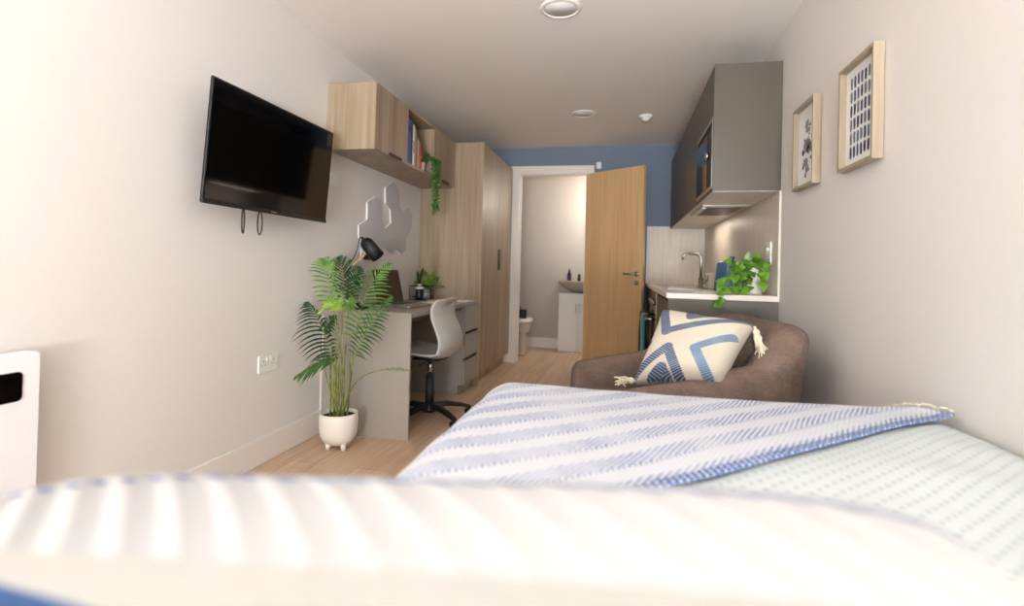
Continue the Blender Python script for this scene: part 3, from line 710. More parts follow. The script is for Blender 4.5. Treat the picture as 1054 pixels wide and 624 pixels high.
obj('steel_trim', bx(KX+.008, KX+.035, 3.999, 4.006, .14, KZ-.04), 'steel', ov)
for k in range(4):
    obj('knob', MB().lathe([(.0005, .030), (.017, .030), (.020, 0)], (KX+.012, 4.07+k*.14, .775), 20, Matrix.Rotation(-PI/2, 3, 'Y')), 'chrome', ov)
HXH = .185
obj('oven_handle', MB().tube([(HXH, 4.04, .655), (HXH, 4.56, .655)], .010, 12).tube([(KX+.012, 4.055, .655), (HXH, 4.055, .655)], .010, 8).tube([(KX+.012, 4.545, .655), (HXH, 4.545, .655)], .010, 8), 'chrome', ov)
def towel(name, y0, y1, zf, zb, mat, label, off):
    n = 26; x = HXH; m_ = MB()
    def fn(a, b):
        yy = y0+(y1-y0)*a; r = .0125+off; wv = .004*math.sin(a*14+off*300)
        Lf, Lb = .655-zf, .655-zb; tot = Lf+PI*r+Lb; s = b*tot
        if s < Lf: return Vector((x-r+wv*min(1, (Lf-s)*8), yy, zf+s))
        if s < Lf+PI*r: an = (s-Lf)/r; return Vector((x-r*math.cos(an), yy, .655+r*math.sin(an)))
        return Vector((x+r+wv*.4, yy, .655-(s-Lf-PI*r)))
    m_.grid(n, 60, fn)
    return tag(obj(name, m_, mat, solid=.002), label, 'towel', 'tea towels on the oven handle')
towel('tea_towel', 4.40, 4.53, .27, .50, 'nav', 'navy tea towel, closest to the bathroom door', .022)
towel('tea_towel', 4.25, 4.39, .30, .52, 'mint', 'pale mint tea towel between the navy and the teal one', .008)
towel('tea_towel', 4.09, 4.24, .28, .50, 'teal', 'deep teal tea towel, nearest to the armchair', 0)
sk = thing('sink', 'inset steel sink with drainer in the worktop', 'sink', (.49, 4.1, KZ-.15))
b1 = MB()
b1.box(.30, .70, 3.68, 3.70, KZ+.0006, KZ+.004).box(.30, .70, 4.42, 5.05, KZ+.0006, KZ+.004).box(.30, .3325, 3.70, 4.42, KZ+.0006, KZ+.004).box(.62, .70, 3.70, 4.42, KZ+.0006, KZ+.004).box(.3325, .62, 4.10, 4.42, KZ+.0006, KZ+.004)
for k in range(6): b1.box(.36+k*.045, .368+k*.045, 4.50, 5.0, KZ+.004, KZ+.007)
obj('rim', b1, 'steel', sk)
obj('bowl', bx(.332, .622, 3.702, 3.708, KZ-.14, KZ).box(.332, .622, 4.096, 4.102, KZ-.14, KZ).box(.332, .338, 3.702, 4.10, KZ-.14, KZ).box(.616, .622, 3.702, 4.10, KZ-.14, KZ).box(.332, .622, 3.702, 4.10, KZ-.145, KZ-.14), 'steel', sk)
tpx, tpy = .585, 4.14+.04
tp_ = thing('kitchen_tap', 'brushed steel swan-neck tap behind the sink', 'tap', (tpx, tpy, KZ+.004))
S1 = at(703.5, 268, Y=4.14)
pts = [(tpx, tpy, KZ+.004), (tpx, tpy, KZ+.20)]
for k in range(9):
    a = PI/2*k/8; pts.append((tpx-.035*(1-math.cos(a)), tpy, KZ+.22+.035*math.sin(a)))
ex = S1.x
pts += [(ex+.03, tpy-.01, KZ+.258), (ex+.012, tpy-.01, KZ+.253), (ex+.002, tpy-.01, KZ+.238), (ex, tpy-.01, KZ+.215)]
obj('spout', MB().tube(pts, .0105, 14), 'steel', tp_)
obj('tap_body', MB().lathe([(.026, 0), (.026, .006), (.02, .01), (.02, .075), (.012, .08), (.0005, .08)], (tpx, tpy, KZ+.004), 24), 'steel', tp_)
obj('lever', MB().tube([(tpx, tpy, KZ+.055), (tpx+.045, tpy-.015, KZ+.06)], [.012, .009], 12).tube([(tpx+.045, tpy-.015, KZ+.06), (tpx+.05, tpy-.02, KZ+.10)], .004, 8), 'steel', tp_)
# splashbacks
tag(obj('splashback', bx(.241, XR-.002, YB-.012, YB-.001, KZ, 1.474), 'splash'), 'pale stone-effect splashback panel on the blue end wall', 'splashback')
tag(obj('splashback', bx(XR-.0095, XR-.0015, 3.0, YB-.014, KZ-.03, 1.452), 'splash'), 'pale stone-effect splashback panel along the right wall', 'splashback')
struct('trim_4', bx(XR-.0105, XR, 2.994, 3.0, KZ-.03, 1.452), 'splash', 'white edge strip closing the side splashback', 'trim')
socket(3.16, 1.125, 'white switched socket on the side splashback behind the pothos', X=XR-.010, sgn=-1, w=.086, h=.13)
# wall cabinet
CX, CY0, CZ0, CZ1 = .469, 3.004, 1.452, 2.142
wc = thing('wall_cabinet', 'dark grey kitchen wall cabinet housing the microwave', 'cabinet', (.64, 4.28, CZ0))
obj('end_panel', bx(CX, XR-.0015, CY0, CY0+.02, CZ0, CZ1), 'greydark', wc, bevel=.001)
obj('carcass', bx(CX+.02, XR-.0015, CY0+.02, YB-.014, 1.87, CZ1).box(CX+.02, XR-.0015, 3.61, YB-.014, CZ0, 1.87).box(CX+.02, XR-.0015, CY0+.02, 3.61, CZ0, 1.468), 'greydark', wc)
obj('filler', bx(CX, CX+.02, CY0+.02, 3.612, CZ0, 1.466), 'greydark', wc)
for a in ((CY0+.022, 3.610, 1.868, CZ1-.002), (3.614, 4.247, CZ0, CZ1-.002), (4.25, 4.89, CZ0, CZ1-.002), (4.893, YB-.014, CZ0, CZ1-.002)):
    obj('door', bx(CX, CX+.019, *a), 'greydark', wc, bevel=.001)
mw = thing('microwave', 'built-in black glass microwave in the kitchen wall cabinet', 'microwave', (.6, 3.32, 1.47))
obj('body', bx(CX+.015, XR-.03, CY0+.04, 3.60, 1.469, 1.862), 'black', mw)
obj('trim_frame', bx(CX-.003, CX+.015, CY0+.024, CY0+.04, 1.469, 1.864).box(CX-.003, CX+.015, 3.595, 3.608, 1.469, 1.864).box(CX-.003, CX+.015, CY0+.04, 3.595, 1.469, 1.49).box(CX-.003, CX+.015, CY0+.04, 3.595, 1.843, 1.864), 'steel', mw, bevel=.001)
obj('glass_door', bx(CX-.008, CX+.015, 3.16, 3.594, 1.491, 1.80), 'screen', mw, bevel=.001)
obj('control_strip', bx(CX-.006, CX+.015, CY0+.041, 3.158, 1.491, 1.80), 'blackmatt', mw)
obj('vent_slot', bx(CX-.002, CX+.015, CY0+.041, 3.594, 1.802, 1.842), 'dark', mw)
obj('dial', MB().lathe([(.0005, .022), (.017, .022), (.019, 0)], (CX-.006, 3.10, 1.66), 24, Matrix.Rotation(-PI/2, 3, 'Y')), 'chrome', mw)
obj('bottom_panel', bx(CX+.003, XR-.002, CY0+.003, YB-.016, CZ0-.003, CZ0-.0002), 'splash', wc)
eh = thing('extractor_hood', 'slim steel extractor hood under the kitchen wall cabinet', 'extractor', (.63, 3.85, 1.43))
obj('hood_plate', bx(.50, .79, 3.56, 4.15, 1.436, CZ0-.0035), 'steel', eh, bevel=.002)
obj('filter', bx(.54, .75, 3.62, 4.09, 1.434, 1.436), 'greydark', eh)
obj('slider', bx(.505, .53, 3.62, 3.75, 1.430, 1.436), 'white', eh)
# kettle
ky = 3.66; kx = at(753, 290, Y=ky).x
kt = thing('kettle', 'blue enamel kettle with a fluted body on the worktop', 'kettle', (kx, ky, KZ))
def kp(a, b):
    an = 2*PI*a; r = .108-.017*b; r *= 1+.012*math.cos(24*an); 
    return Vector((kx+r*math.cos(an), ky+r*math.sin(an), KZ+.012+.165*b))
kk = MB().grid(144, 14, kp, closed_u=True); obj('body', kk, 'kettle', kt)
obj('foot', MB().lathe([(.104, 0), (.108, .013), (.0005, .013)], (kx, ky, KZ), 40), 'blackmatt', kt)
obj('lid', MB().lathe([(.095, .176), (.085, .188), (.04, .197), (.012, .199), (.010, .208), (.018, .213), (.017, .225), (.0005, .229)], (kx, ky, KZ), 40), 'kettle', kt)
obj('handle', MB().tube([(kx-.01, ky+.09, KZ+.16), (kx-.01, ky+.125, KZ+.165), (kx-.01, ky+.14, KZ+.13), (kx-.01, ky+.135, KZ+.07), (kx-.01, ky+.10, KZ+.045)], .010, 12), 'black', kt)
obj('spout', MB().prism([(-.018, .125), (.018, .125), (.022, .172), (-.022, .172)], -.125, -.08, 'y').xf(Matrix.Translation((kx, ky, KZ))), 'kettle', kt, bevel=.004)
tag(obj('canister', MB().lathe([(.03, 0), (.032, .004), (.032, .10), (.028, .11), (.0005, .112)], (.655, 4.22, KZ+.004), 24), 'paperwarm'), 'cream canister between the tap and the kettle', 'canister')
# pothos
qx, qy = .735, 3.22
po = thing('potted_pothos', 'bright green pothos trailing from a white goblet pot on the worktop', 'plant', (qx, qy, KZ))
def pr2(a, b):
    zz = b*.15; keys = [(0, .044), (.02, .046), (.05, .034), (.065, .034), (.09, .052), (.15, .056)]
    for i in range(len(keys)-1):
        if keys[i][0] <= zz <= keys[i+1][0]+1e-9: f_ = (zz-keys[i][0])/(keys[i+1][0]-keys[i][0]); r = keys[i][1]*(1-f_)+keys[i+1][1]*f_; break
    r *= 1+.02*math.cos(18*2*PI*a)
    return Vector((qx+r*math.cos(2*PI*a), qy+r*math.sin(2*PI*a), KZ+.0006+zz))
obj('pot', MB().grid(108, 20, pr2, closed_u=True), 'pot', po)
obj('soil', MB().lathe([(.054, .13), (.054, .142), (.0005, .145)], (qx, qy, KZ), 24), 'soil', po)
fo = MB(); st = MB(); random.seed(21)
vines = [[(776, 283, 3.20), (770, 272, 3.17), (760, 276, 3.13), (750, 287, 3.08), (743, 297, 3.0), (744, 304, 2.96), (743, 313, 2.95)],
         [(778, 283, 3.20), (772, 275, 3.16), (764, 283, 3.12), (758, 291, 3.08), (756, 299, 3.04)],
         [(778, 282, 3.20), (770, 268, 3.18), (762, 270, 3.14), (757, 277, 3.10), (753, 270, 3.06)],
         [(781, 282, 3.20), (781, 272, 3.18), (780, 264, 3.16)],
         [(782, 282, 3.20), (788, 273, 3.16), (793, 269, 3.12), (796, 273, 3.09)],
         [(780, 284, 3.20), (784, 278, 3.14), (787, 284, 3.10), (785, 291, 3.08)],
         [(776, 284, 3.20), (772, 288, 3.14), (773, 296, 3.09), (768, 302, 3.06)],
         [(780, 283, 3.22), (785, 274, 3.28), (778, 268, 3.30), (770, 266, 3.30)],
         [(777, 283, 3.20), (768, 279, 3.12), (757, 283, 3.06), (748, 290, 3.02), (741, 293, 3.0)]]
for v in vines:
    P = [tuple(at(a, b, Y=y)) for a, b, y in v]; Q = [Vector(p) for p in spl(P, 5*len(P))]; Q = [Vector((min(q_.x, .775), q_.y, q_.z)) for q_ in Q]; st.tube(Q, .0018, 6)
    for i in range(3, len(Q), 3):
        for rep in range(1):
            d = (Q[i]-Q[i-1]).normalized()*.5 + Vector((random.uniform(-.9, .6), random.uniform(-.6, .2), random.uniform(-.6, .5)))
            L = random.uniform(.040, .058); base = Q[i]
            if (base+d.normalized()*L).x > .795: d.x = -abs(d.x)
            put_leaf(fo, base, d, Vector((random.uniform(-.5, .3), -1, random.uniform(.2, .9))), L, L*.85, fold=.2, curl=.2)
obj('stems', st, 'pothos', po); obj('foliage', fo, 'pothos', po)

# ------------------------------------------------------------------ framed pictures
import random as _r
def frame(y0, y1, z0, z1, label, art):
    cxm, d = XR, .036
    f = thing('picture_frame', label, 'picture', (XR, (y0+y1)/2, z0), 'framed prints on the right wall')
    rim = .013; m_ = MB(); X0, X1 = XR-d, XR-.004
    m_.box(X0, X1, y0, y0+rim, z0, z1).box(X0, X1, y1-rim, y1, z0, z1).box(X0, X1, y0+rim, y1-rim, z0, z0+rim).box(X0, X1, y0+rim, y1-rim, z1-rim, z1)
    obj('frame', m_, 'artwood', f, bevel=.001)
    obj('backing', bx(XR-.010, XR-.002, y0+.004, y1-.004, z0+.004, z1-.004), 'tan', f)
    pr_o = obj('print', bx(XR-.012, XR-.010, y0+rim, y1-rim, z0+rim, z1-rim), 'paper', f)
    art(pr_o, XR-.0125, y0+rim, y1-rim, z0+rim, z1-rim)
inks = [plain('ink_'+str(i), c_, .8, nscale=90, namt=.25) for i, c_ in enumerate([(38, 54, 84), (74, 96, 122), (56, 74, 92), (104, 118, 130)])]
ptn = plain('ink_speckle', (140, 140, 142), .8, nscale=260, namt=.7)
def blob(m_, X, y, z, hy, hz, n=14, wob=.12):
    vs = []; 
    for k in range(n):
        a = 2*PI*k/n; r = 1+random.uniform(-wob, wob); c_, s_ = math.cos(a), math.sin(a)
        sy = math.copysign(abs(c_)**.6, c_); sz = math.copysign(abs(s_)**.6, s_)
        vs.append((X, y+hy*sy*r, z+hz*sz*r))
    for v in list(vs): vs.append((X+.0004, v[1], v[2]))
    m_.add(vs, [tuple(range(n)), tuple(range(2*n-1, n-1, -1))]+[(i, i+n, (i+1) % n+n, (i+1) % n) for i in range(n)], False)
def art1(par, X, y0, y1, z0, z1):
    random.seed(4); m_ = MB(); mi = []; w, h = y1-y0, z1-z0
    for r in range(6):
        for c_ in range(7):
            k0 = len(m_.f); q = random.randrange(4); blob(m_, X, y0+w*(.17+.66*c_/6), z0+h*(.145+.71*r/5)+random.uniform(-.002, .002), .0085, .021); mi += [q]*(len(m_.f)-k0)
    o = obj('ink_strokes', m_, inks[0], par)
    for x in inks[1:]: o.data.materials.append(x)
    o.data.polygons.foreach_set('material_index', mi)
def art2(par, X, y0, y1, z0, z1):
    random.seed(9); w, h = y1-y0, z1-z0; a = MB(); b = MB()
    for (u, v, su, sv) in ((.55, .78, .10, .05), (.50, .70, .12, .035), (.55, .52, .17, .10), (.42, .46, .14, .06), (.60, .30, .13, .055), (.52, .20, .10, .045), (.60, .13, .06, .03)):
        blob(a, X, y0+w*u, z0+h*v, w*su, h*sv, 22, .28)
    for (u, v, s) in ((.38, .75, .022), (.27, .60, .026), (.74, .44, .036), (.28, .42, .02), (.72, .24, .024), (.42, .64, .016), (.33, .33, .016)):
        blob(b, X-.0006, y0+w*u, z0+h*v, h*s*1.0, h*s*1.1, 14, .04)
    obj('grey_shapes', a, ptn, par); obj('blue_dots', b, inks[0], par)
frame(1.885, 2.165, 1.387, 1.766, 'picture in a pale wood frame with rows of blue ink strokes', art1)
frame(2.430, 2.702, 1.398, 1.778, 'picture in a pale wood frame with grey shapes and blue dots', art2)

# ------------------------------------------------------------------ armchair
AP = Vector((.70, 2.07)); th = math.radians(13)
d_ = Vector((-math.cos(th), -math.sin(th))); n_ = Vector((-math.sin(th), math.cos(th)))
DEP, WID = .80, .82
# local frame: +x back, -x front ; +y far ; origin at centre
cen = AP + d_*DEP/2 + n_*WID/2
AM = Matrix.Translation((cen.x, cen.y, 0)) @ Matrix.Rotation(th, 4, 'Z')
ac = thing('armchair', 'brown tweed tub armchair between bed and kitchen', 'armchair', (cen.x, cen.y, 0))
hw, hd_ = WID/2, DEP/2
tk = .065
path = []; rc = .16
xs0 = -hd_+.02
def upath(s):
    """centre line of the U shaped arm and back wall; s 0..1"""
    a = hw-tk; b = hd_-tk-.01
    L1 = (b-rc)-xs0; L2 = PI*rc/2; L3 = 2*(a-rc); tot = 2*L1+2*L2+L3; q = s*tot
    if q < L1: return Vector((xs0+q, -a)), Vector((0, -1))
    q -= L1
    if q < L2: an = q/rc; return Vector((b-rc+rc*math.sin(an), -a+rc-rc*math.cos(an))), Vector((math.sin(an), -math.cos(an)))
    q -= L2
    if q < L3: return Vector((b, -a+rc+q)), Vector((1, 0))
    q -= L3
    if q < L2: an = q/rc; return Vector((b-rc+rc*math.cos(an), a-rc+rc*math.sin(an))), Vector((math.cos(an), math.sin(an)))
    q -= L2
    return Vector((b-rc-q, a)), Vector((0, 1))
def sst(a, b, x): t_ = max(0, min(1, (x-a)/(b-a))); return t_*t_*(3-2*t_)
def hgt(x): return .555 + .045*sst(-hd_, -.05, x) + .065*sst(-.12, .20, x) + .150*sst(.16, .33, x)
NS, NC = 110, 26
def ac_fn(a, b):
    p, nn = upath(b); x = p.x; h = hgt(x); t2 = tk*(1+.35*sst(.1, .36, x))
    an = a
    # section: inner bottom -> inner side -> rounded top -> outer side -> outer bottom
    sec = []
    lean = .05*sst(.1, .36, x)
    if an < .36: k = an/.36; o, z = -t2*(1+.10*math.sin(PI*k)), .16+(h-.06-.16)*k
    elif an < .64: k = (an-.36)/.28; q = PI*k; o, z = -t2*math.cos(q), h-.06+.06*math.sin(q)
    else: k = (an-.64)/.36; o, z = t2, h-.06-(h-.06-.13)*k
    o += lean*(z-.45)/.35 if z > .45 else 0
    e = 0
    if b < .03: e = 1-b/.03
    if b > .97: e = (b-.97)/.03
    sh_ = math.sqrt(max(0, 1-e*e))*.35+.65
    z2 = z - (1-sh_)*.10*(1 if z > h-.12 else 0)
    return Vector((p.x+nn.x*o*sh_, p.y+nn.y*o*sh_, z2))
m_ = MB().grid(NC*2, NS, ac_fn)
k0 = [i for i in range(NC*2)]; m_.f.append(tuple(reversed(k0))); m_.sm.append(False)
k1 = [(NS-1)*NC*2+i for i in range(NC*2)]; m_.f.append(tuple(k1)); m_.sm.append(False)
obj('arms_and_back', m_.xf(AM), 'tweed', ac, weld=True)
obj('seat_base', MB().prism(rrect(-hd_+.03, hd_-.10, -hw+.10, hw-.10, .03), .14, .31, 'z').xf(AM), 'tweed', ac, bevel=.015)
def pillowgrid(hx_, hy_, T_, pinch=.05, pw=.38, nu=40, nv=40):
    def f(side):
        def g(a, b):
            u, v = a*2-1, b*2-1
            th_ = T_*((1-u**4)*(1-v**4))**pw if abs(u) < 1 and abs(v) < 1 else 0
            x = u*hx_*(1-pinch*(1-abs(v)**2)); y = v*hy_*(1-pinch*(1-abs(u)**2))
            return Vector((x, y, side*th_))
        return g
    m_ = MB().grid(nu, nv, f(1), lambda a, b: (a, b)); k = len(m_.f)
    m_.grid(nu, nv, f(-1), lambda a, b: (a, b))
    m_.f[k:] = [tuple(reversed(q_)) for q_ in m_.f[k:]]
    return m_
sc_ = pillowgrid(.34, .285, .075, 0, .18)
sc_.xf(AM @ Matrix.Translation((-.075, 0, .375))); obj('seat_cushion', sc_, 'tweed', ac, weld=True)
bk = pillowgrid(.19, .27, .05, 0, .25)
bk.xf(AM @ Matrix.Translation((.275, 0, .60)) @ Matrix.Rotation(math.radians(-98), 4, 'Y')); bo = obj('back_cushion', bk, 'tweed', ac, weld=True)
for yy in (-.11, .11): obj('button', MB().sphere(tuple(AM @ Vector((.222, yy, .63))), .011, 12), 'tweed', bo)
for (u, v) in ((-1, -1), (-1, 1), (1, -1), (1, 1)):
    obj('leg', MB().lathe([(.014, 0), (.022, .15), (.0005, .15)], tuple(AM @ Vector((u*(hd_-.10), v*(hw-.10), 0))), 16), 'blackmatt', ac)

# cushion with chevrons
cu = thing('throw_cushion', 'cream cushion with blue woven chevrons and tassels on the armchair', 'cushion', (.29, 2.25, .45))
N = 170
cm = pillowgrid(.225, .215, .092, .06, .42, N, N)
blueA, blueB, cr = lin((40, 72, 112)), lin((88, 124, 160)), lin((210, 200, 182))
def segd(p, a, b):
    ax_, ay_ = a; bx_, by_ = b; dx, dy = bx_-ax_, by_-ay_; t_ = max(0, min(1, ((p[0]-ax_)*dx+(p[1]-ay_)*dy)/(dx*dx+dy*dy)))
    return math.hypot(p[0]-ax_-t_*dx, p[1]-ay_-t_*dy)
segs = [((.03, 1.0), (.20, .60), .048, 0), ((.20, .60), (1.0, 1.0), .040, 0), ((.40, .86), (.62, 1.0), .040, 0), ((.36, .98), (.40, .86), .04, 0), ((.45, 1.0), (.5, .97), .04, 0),
        ((.60, .40), (.93, .64), .045, 1), ((.60, .40), (.86, .02), .045, 1),
        ((.30, .38), (-.02, .03), .050, 0), ((.30, .38), (.56, -.02), .045, 0), ((.31, .10), (.24, 0), .06, 0), ((.31, .10), (.40, 0), .05, 0), ((-.03, .52), (.03, .46), .03, 1)]
col = []
for i, v in enumerate(cm.v):
    u_, w_2 = cm.uv[i]; c_ = cr
    if i < N*N:
        for a, b, w_3, kd in segs:
            if segd((u_, w_2), a, b) < w_3*1.18:
                sd = (b[0]-a[0])*(b[1]-a[1]) >= 0
                ph_ = (u_*(1 if sd else -1)*.5 + w_2*1.0)*34
                if (ph_ % 1) < .68: c_ = blueB if kd else blueA
                else: c_ = tuple(.5*x+.5*y for x, y in zip(cr, blueB))
                break
    col.append(c_)
cm.col = col
TLc, TRc, BLc, BRc = at(683, 320, Y=2.26), at(777, 336, Y=2.14), at(652, 396, Y=2.10), at(744, 398, Y=2.02)
def bil(v):
    a = (v.x/.225+1)/2; b = (v.y/.215+1)/2
    p = TLc*(1-a)*b + TRc*a*b + BLc*(1-a)*(1-b) + BRc*a*(1-b)
    return p
nrm = ((BRc-BLc).cross(TLc-BLc)).normalized()
cm.v = [bil(v)+nrm*(v.z*(1 if v.z > 0 else .8)) for v in cm.v]
obj('cover', cm, 'chev', cu, weld=True)
def tassel(p, d, L=.075, seed=0):
    random.seed(seed); m_ = MB(); d = Vector(d).normalized(); m_.tube([p, p+d*.018], .006, 8); m_.sphere(tuple(p+d*.022), .013, 10)
    for k in range(26):
        o = rv(1)*.012; e = p+d*(.03+L*random.uniform(.75, 1)) + rv(1)*.020; m_.tube([p+d*.024+o*.4, p+d*.05+o*1.2, e], .0024, 5)
    return m_
obj('tassel', tassel(TRc+Vector((-.004, -.01, .0)), (.25, -.3, -1), .075, 1), 'cord', cu)
obj('tassel', tassel(BLc+Vector((.012, -.01, .018)), (-1, -.2, -.02), .045, 2), 'cord', cu)
obj('tassel', tassel(BRc, (.3, -.2, -1), .05, 3), 'cord', cu)

# ------------------------------------------------------------------ bed
BXL, BXR, BY0, BY1, BZ = -.385, .800, -.55, 1.60, .655
bd = thing('bed', 'upholstered bed base and mattress against the right wall', 'bed', ((BXL+BXR)/2, (BY0+BY1)/2, 0))
obj('divan_base', MB().prism(rrect(BXL+.06, BXR-.005, BY0, BY1-.06, .03), .06, .36, 'z'), 'bedbase', bd, bevel=.01)
obj('mattress', MB().prism(rrect(BXL+.05, BXR-.01, BY0, BY1-.05, .05), .362, .585, 'z'), 'mattress', bd, bevel=.03, bseg=4)
for x in (BXL+.1, BXR-.08):
    for y in (BY0+.1, BY1-.12): obj('leg', MB().lathe([(.022, 0), (.026, .06), (.0005, .06)], (x, y, 0), 16), 'blackmatt', bd)
def drape(u, v, off, top=BZ, r=.085, amp=1.0, x1=BXR):
    """cloth point for flat coordinates (u, v): lies on the bed top, turns over the left and foot edges"""
    ix0, iy1 = BXL+r, BY1-r
    qx_, qy_ = max(u, ix0), min(v, iy1); dx, dy = u-qx_, v-qy_; d = math.hypot(dx, dy)
    nz = noise.noise(Vector((u*2.3, v*2.3, 3.1)))*.010*amp + noise.noise(Vector((u*7, v*7, 9.1)))*.0035*amp
    if d < 1e-6: return Vector((min(qx_, x1), qy_, top+off+nz))
    ex_, ey_ = dx/d, dy/d; R_ = r+off; arc = PI/2*R_
    fold = .014*amp*math.sin((u*ey_-v*ex_)*26 + 2*noise.noise(Vector((u*3, v*3, 0))))
    if d < arc: a = d/R_; rr = R_*math.sin(a); z = top-r + R_*math.cos(a) + nz*math.cos(a); k = a/(PI/2)*.2
    else: rr = R_; z = top-r-(d-arc); k = .2+min(1, (d-arc)/.2)*.8
    rr += k*(fold+.012)
    return Vector((min(qx_+ex_*rr, x1), qy_+ey_*rr, z))
def duv(a, b):
    u = BXL-.36 + (BXR-.002-(BXL-.36))*a; v = BY0+.02 + (BY1+.36-BY0-.02)*b
    p = drape(u, v, .0); p.z -= .012*sst(BXR-.05, BXR, u); return p
ob = MB().grid(110, 170, duv, lambda a, b: (a*1.54, b*2.5)); tag(obj('duvet', ob, 'duvet', solid=-.02), 'pale dimpled cotton duvet cover spread over the bed', 'duvet')
C0 = Vector((.798, 1.475)); sA = Vector((-.765, -.644)); tA = Vector((-.644, .765)); SL, TLn = 2.0, 1.22
def thr(a, b):
    s, t_ = a*SL, b*TLn; f = C0+sA*s+tA*t_
    f += Vector((0, .012*math.sin(s*5)))
    bunch = .012*math.exp(-s/.05)
    p = drape(f.x, f.y, .013+bunch); return p
th_ = thing('bed_throw', 'white throw with blue herringbone stripes over the foot of the bed', 'throw', (.1, 1.2, .5))
obj('woven_cloth', MB().grid(240, 150, thr, lambda a, b: (a*SL, b*TLn)), 'throw', th_, solid=.004)
fm = MB(); random.seed(2)
for k in range(46):
    t_ = TLn*(k+.5)/46*.5; f = C0+tA*t_; p = drape(f.x, f.y, .03)
    if p.x > .79: p.x = .79
    e = p + Vector((.012, -.004, .0)) + rv(.006); e.x = min(e.x, .80); e.z = max(e.z, p.z-.004); fm.tube([p, (p+e)/2+Vector((0, 0, .004)), e], .0017, 5)
obj('fringe', fm, 'cord', th_)

# foreground cushion, seen out of focus just before the camera
fc = pillowgrid(.44, .235, .085, .03, .36, 90, 90)
fc.v = [Vector((v.x, v.y, v.z*(.8 if v.z < 0 else 1))) for v in fc.v]
fc.xf(Matrix.Translation((-.165, .245, BZ+.088)) @ Matrix.Rotation(math.radians(-4), 4, 'Y') @ Matrix.Rotation(math.radians(2), 4, 'Z') @ Matrix.Rotation(math.radians(2.0), 4, 'X'))
tag(obj('ribbed_cushion', fc, 'ribcush', weld=True), 'large blurred cream cushion with a ribbed band and blue stitching, nearest the camera', 'cushion')

# ------------------------------------------------------------------ bathroom things
to = thing('toilet', 'white toilet against the left wall of the bathroom', 'toilet', (-1.36, 6.08, 0))
ty_ = 6.08
def oval(cx0, cx1, hw_, z0, z1, n=36, taper=1):
    m_ = MB(); cxm = (cx0+cx1)/2; hl = (cx1-cx0)/2; vs = []
    for z, s in ((z0, taper), (z1, 1)):
        for k in range(n):
            a = 2*PI*k/n; e = 2.6; c_, s_ = math.cos(a), math.sin(a)
            vs.append((cxm+hl*s*math.copysign(abs(c_)**(2/e), c_)+(hl*(1-s)*-.35 if s != 1 else 0), ty_+hw_*s*math.copysign(abs(s_)**(2/e), s_), z))
    m_.add(vs, [tuple(range(n-1, -1, -1)), tuple(range(n, 2*n))]+[(i, (i+1) % n, (i+1) % n+n, i+n) for i in range(n)])
    return m_
obj('pedestal', MB().prism(rrect(-1.68, -1.085, ty_-.12, ty_+.12, .10, 8), 0, .30, 'z'), 'basin', to, bevel=.01)
obj('bowl', oval(-1.68, -1.02, .185, .27, .385, taper=.95), 'basin', to, bevel=.01)
obj('lid', oval(-1.55, -1.01, .19, .39, .43), 'white', to, bevel=.008)
obj('cistern', MB().prism(rrect(BX0+.003, -1.53, ty_-.19, ty_+.19, .02), .387, .80, 'z'), 'white', to, bevel=.01)
tg = thing('toiletry_bag', 'small black bag standing on the toilet lid', 'bag', (-1.13, 6.02, .431))
obj('pouch', pillowgrid(.07, .055, .035, .05, .3, 20, 20).xf(Matrix.Translation((-1.14, 6.02, .486)) @ Matrix.Rotation(PI/2, 4, 'X')), 'black', tg, weld=True)
obj('loop', MB().tube([(-1.18, 6.02, .535), (-1.175, 6.02, .565), (-1.15, 6.02, .57), (-1.14, 6.02, .535)], .007, 8), 'black', tg)
va = thing('vanity_unit', 'white gloss vanity cupboard against the far bathroom wall', 'cabinet', (-.5, 6.62, 0))
obj('carcass', bx(-.76, -.28, 6.52, YE, 0, .72), 'white', va, bevel=.002)
obj('door', bx(-.758, -.522, 6.502, 6.52, .005, .655), 'white', va, bevel=.002)
obj('door', bx(-.518, -.282, 6.502, 6.52, .005, .655), 'white', va, bevel=.002)
obj('handle', MB().tube([(-.545, 6.49, .48), (-.545, 6.49, .60)], .005, 8).tube([(-.495, 6.49, .48), (-.495, 6.49, .60)], .005, 8), 'chrome', va)
bs = thing('washbasin', 'rounded ceramic washbasin on the vanity cupboard', 'basin', (-.5, 6.58, .72))
def bsf(a, b):
    an = PI*a; prof_ = [(.02, .722), (.12, .735), (.22, .785), (.285, .845), (.298, .872), (.285, .875), (.24, .845), (.12, .80), (.0, .79)]
    k = b*(len(prof_)-1); i = min(int(k), len(prof_)-2); f_ = k-i; r = prof_[i][0]*(1-f_)+prof_[i+1][0]*f_; z = prof_[i][1]*(1-f_)+prof_[i+1][1]*f_
    return Vector((-.50+r*math.cos(an), YE-.012-r*math.sin(an)*1.12, z))
obj('bowl', MB().grid(40, 40, bsf), 'basin', bs)
obj('back_ledge', bx(-.79, -.21, YE-.07, YE, .80, .873), 'basin', bs, bevel=.008)
bt = thing('basin_tap', 'chrome basin tap partly behind the open door', 'tap', (-.56, 6.69, .873))
obj('tap_body', MB().lathe([(.02, 0), (.018, .06), (.016, .085), (.0005, .088)], (-.53, YE-.05, .873), 20), 'black', bt)
obj('spout', MB().tube([(-.53, YE-.05, .925), (-.53, YE-.13, .915), (-.53, YE-.14, .90)], .009, 10), 'black', bt)
sb = thing('soap_bottle', 'dark violet soap bottle with black cap on the basin edge', 'bottle', (-.66, 6.70, .873))
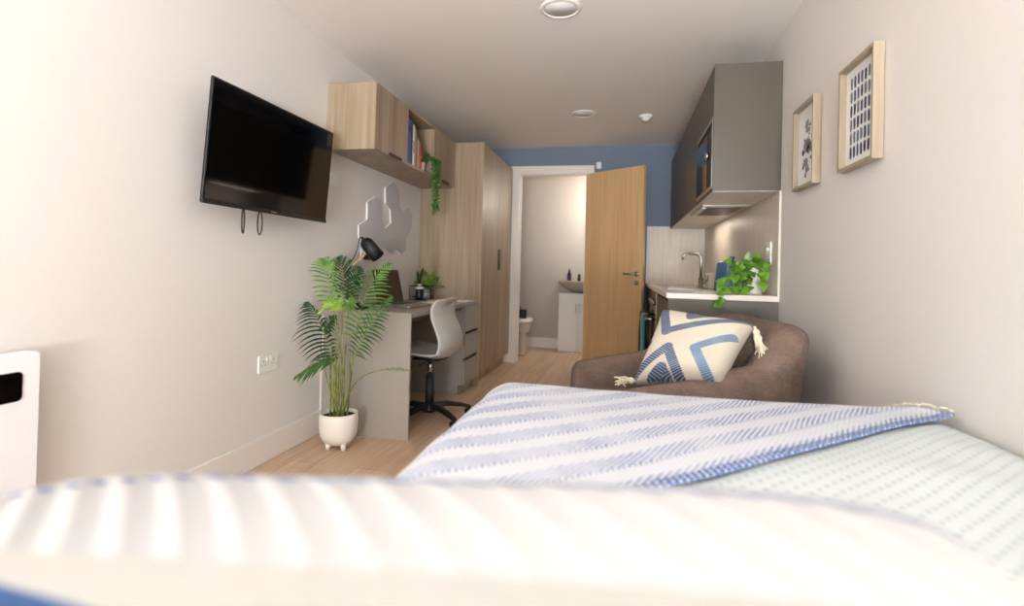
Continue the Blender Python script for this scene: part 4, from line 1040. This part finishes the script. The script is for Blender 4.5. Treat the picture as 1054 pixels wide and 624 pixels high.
obj('bottle_body', MB().lathe([(.024, 0), (.026, .004), (.026, .085), (.012, .105), (.0005, .105)], (-.655, YE-.04, .873), 24), plain('violet_glass', (46, 34, 74), .2), sb)
obj('cap', MB().lathe([(.012, .105), (.012, .135), (.006, .138), (.005, .155), (.0005, .155)], (-.655, YE-.04, .873), 16), 'black', sb)

# ------------------------------------------------------------------ light
def area(name, loc, rot, sx_, sy_, power, colr, spread=None):
    l = bpy.data.lights.new(name, 'AREA'); l.shape = 'RECTANGLE'; l.size = sx_; l.size_y = sy_; l.energy = power; l.color = colr
    if spread: l.spread = spread
    o = bpy.data.objects.new(name, l); COL.objects.link(o); o.location = loc; o.rotation_euler = rot; return o
area('window_daylight', ((WX0+WX1)/2, YF-.14, (WZ0+WZ1)/2), (math.radians(92), 0, 0), WX1-WX0, WZ1-WZ0, 44, (.90, .95, 1.0))
area('ground_bounce_fill', ((WX0+WX1)/2, YF-.5, .5), (math.radians(126), 0, 0), WX1-WX0, .8, 510, (.965, .98, 1))  # added fill lamp outside the window, tilted up to brighten the ceiling
area('undercabinet_light', (.66, 4.6, CZ0-.02), (0, 0, 0), .05, .6, 1.6, (1, .86, .70))
lo = bpy.data.lights.new('bathroom_lamp', 'POINT'); lo.energy = 20; lo.color = (1, .90, .78); lo.shadow_soft_size = .12
o = bpy.data.objects.new('bathroom_lamp', lo); COL.objects.link(o); o.location = (-.22, 6.35, 1.85)
wd = bpy.data.worlds.new('world'); sc.world = wd; wd.use_nodes = True
wn = wd.node_tree; sky = wn.nodes.new('ShaderNodeTexSky'); sky.sky_type = 'NISHITA'; sky.sun_elevation = math.radians(35); sky.sun_rotation = math.radians(0); sky.sun_disc = False
wn.links.new(sky.outputs[0], wn.nodes['Background'].inputs['Color']); wn.nodes['Background'].inputs['Strength'].default_value = .25

sc.view_settings.view_transform = 'Standard'; sc.view_settings.look = 'None'; sc.view_settings.gamma = 1; sc.view_settings.exposure = 0.37
sc.view_settings.use_curve_mapping = False
sc.cycles.max_bounces = 10; sc.cycles.diffuse_bounces = 6; sc.cycles.transparent_max_bounces = 8
sc.cycles.sample_clamp_indirect = 6; sc.cycles.use_denoising = True
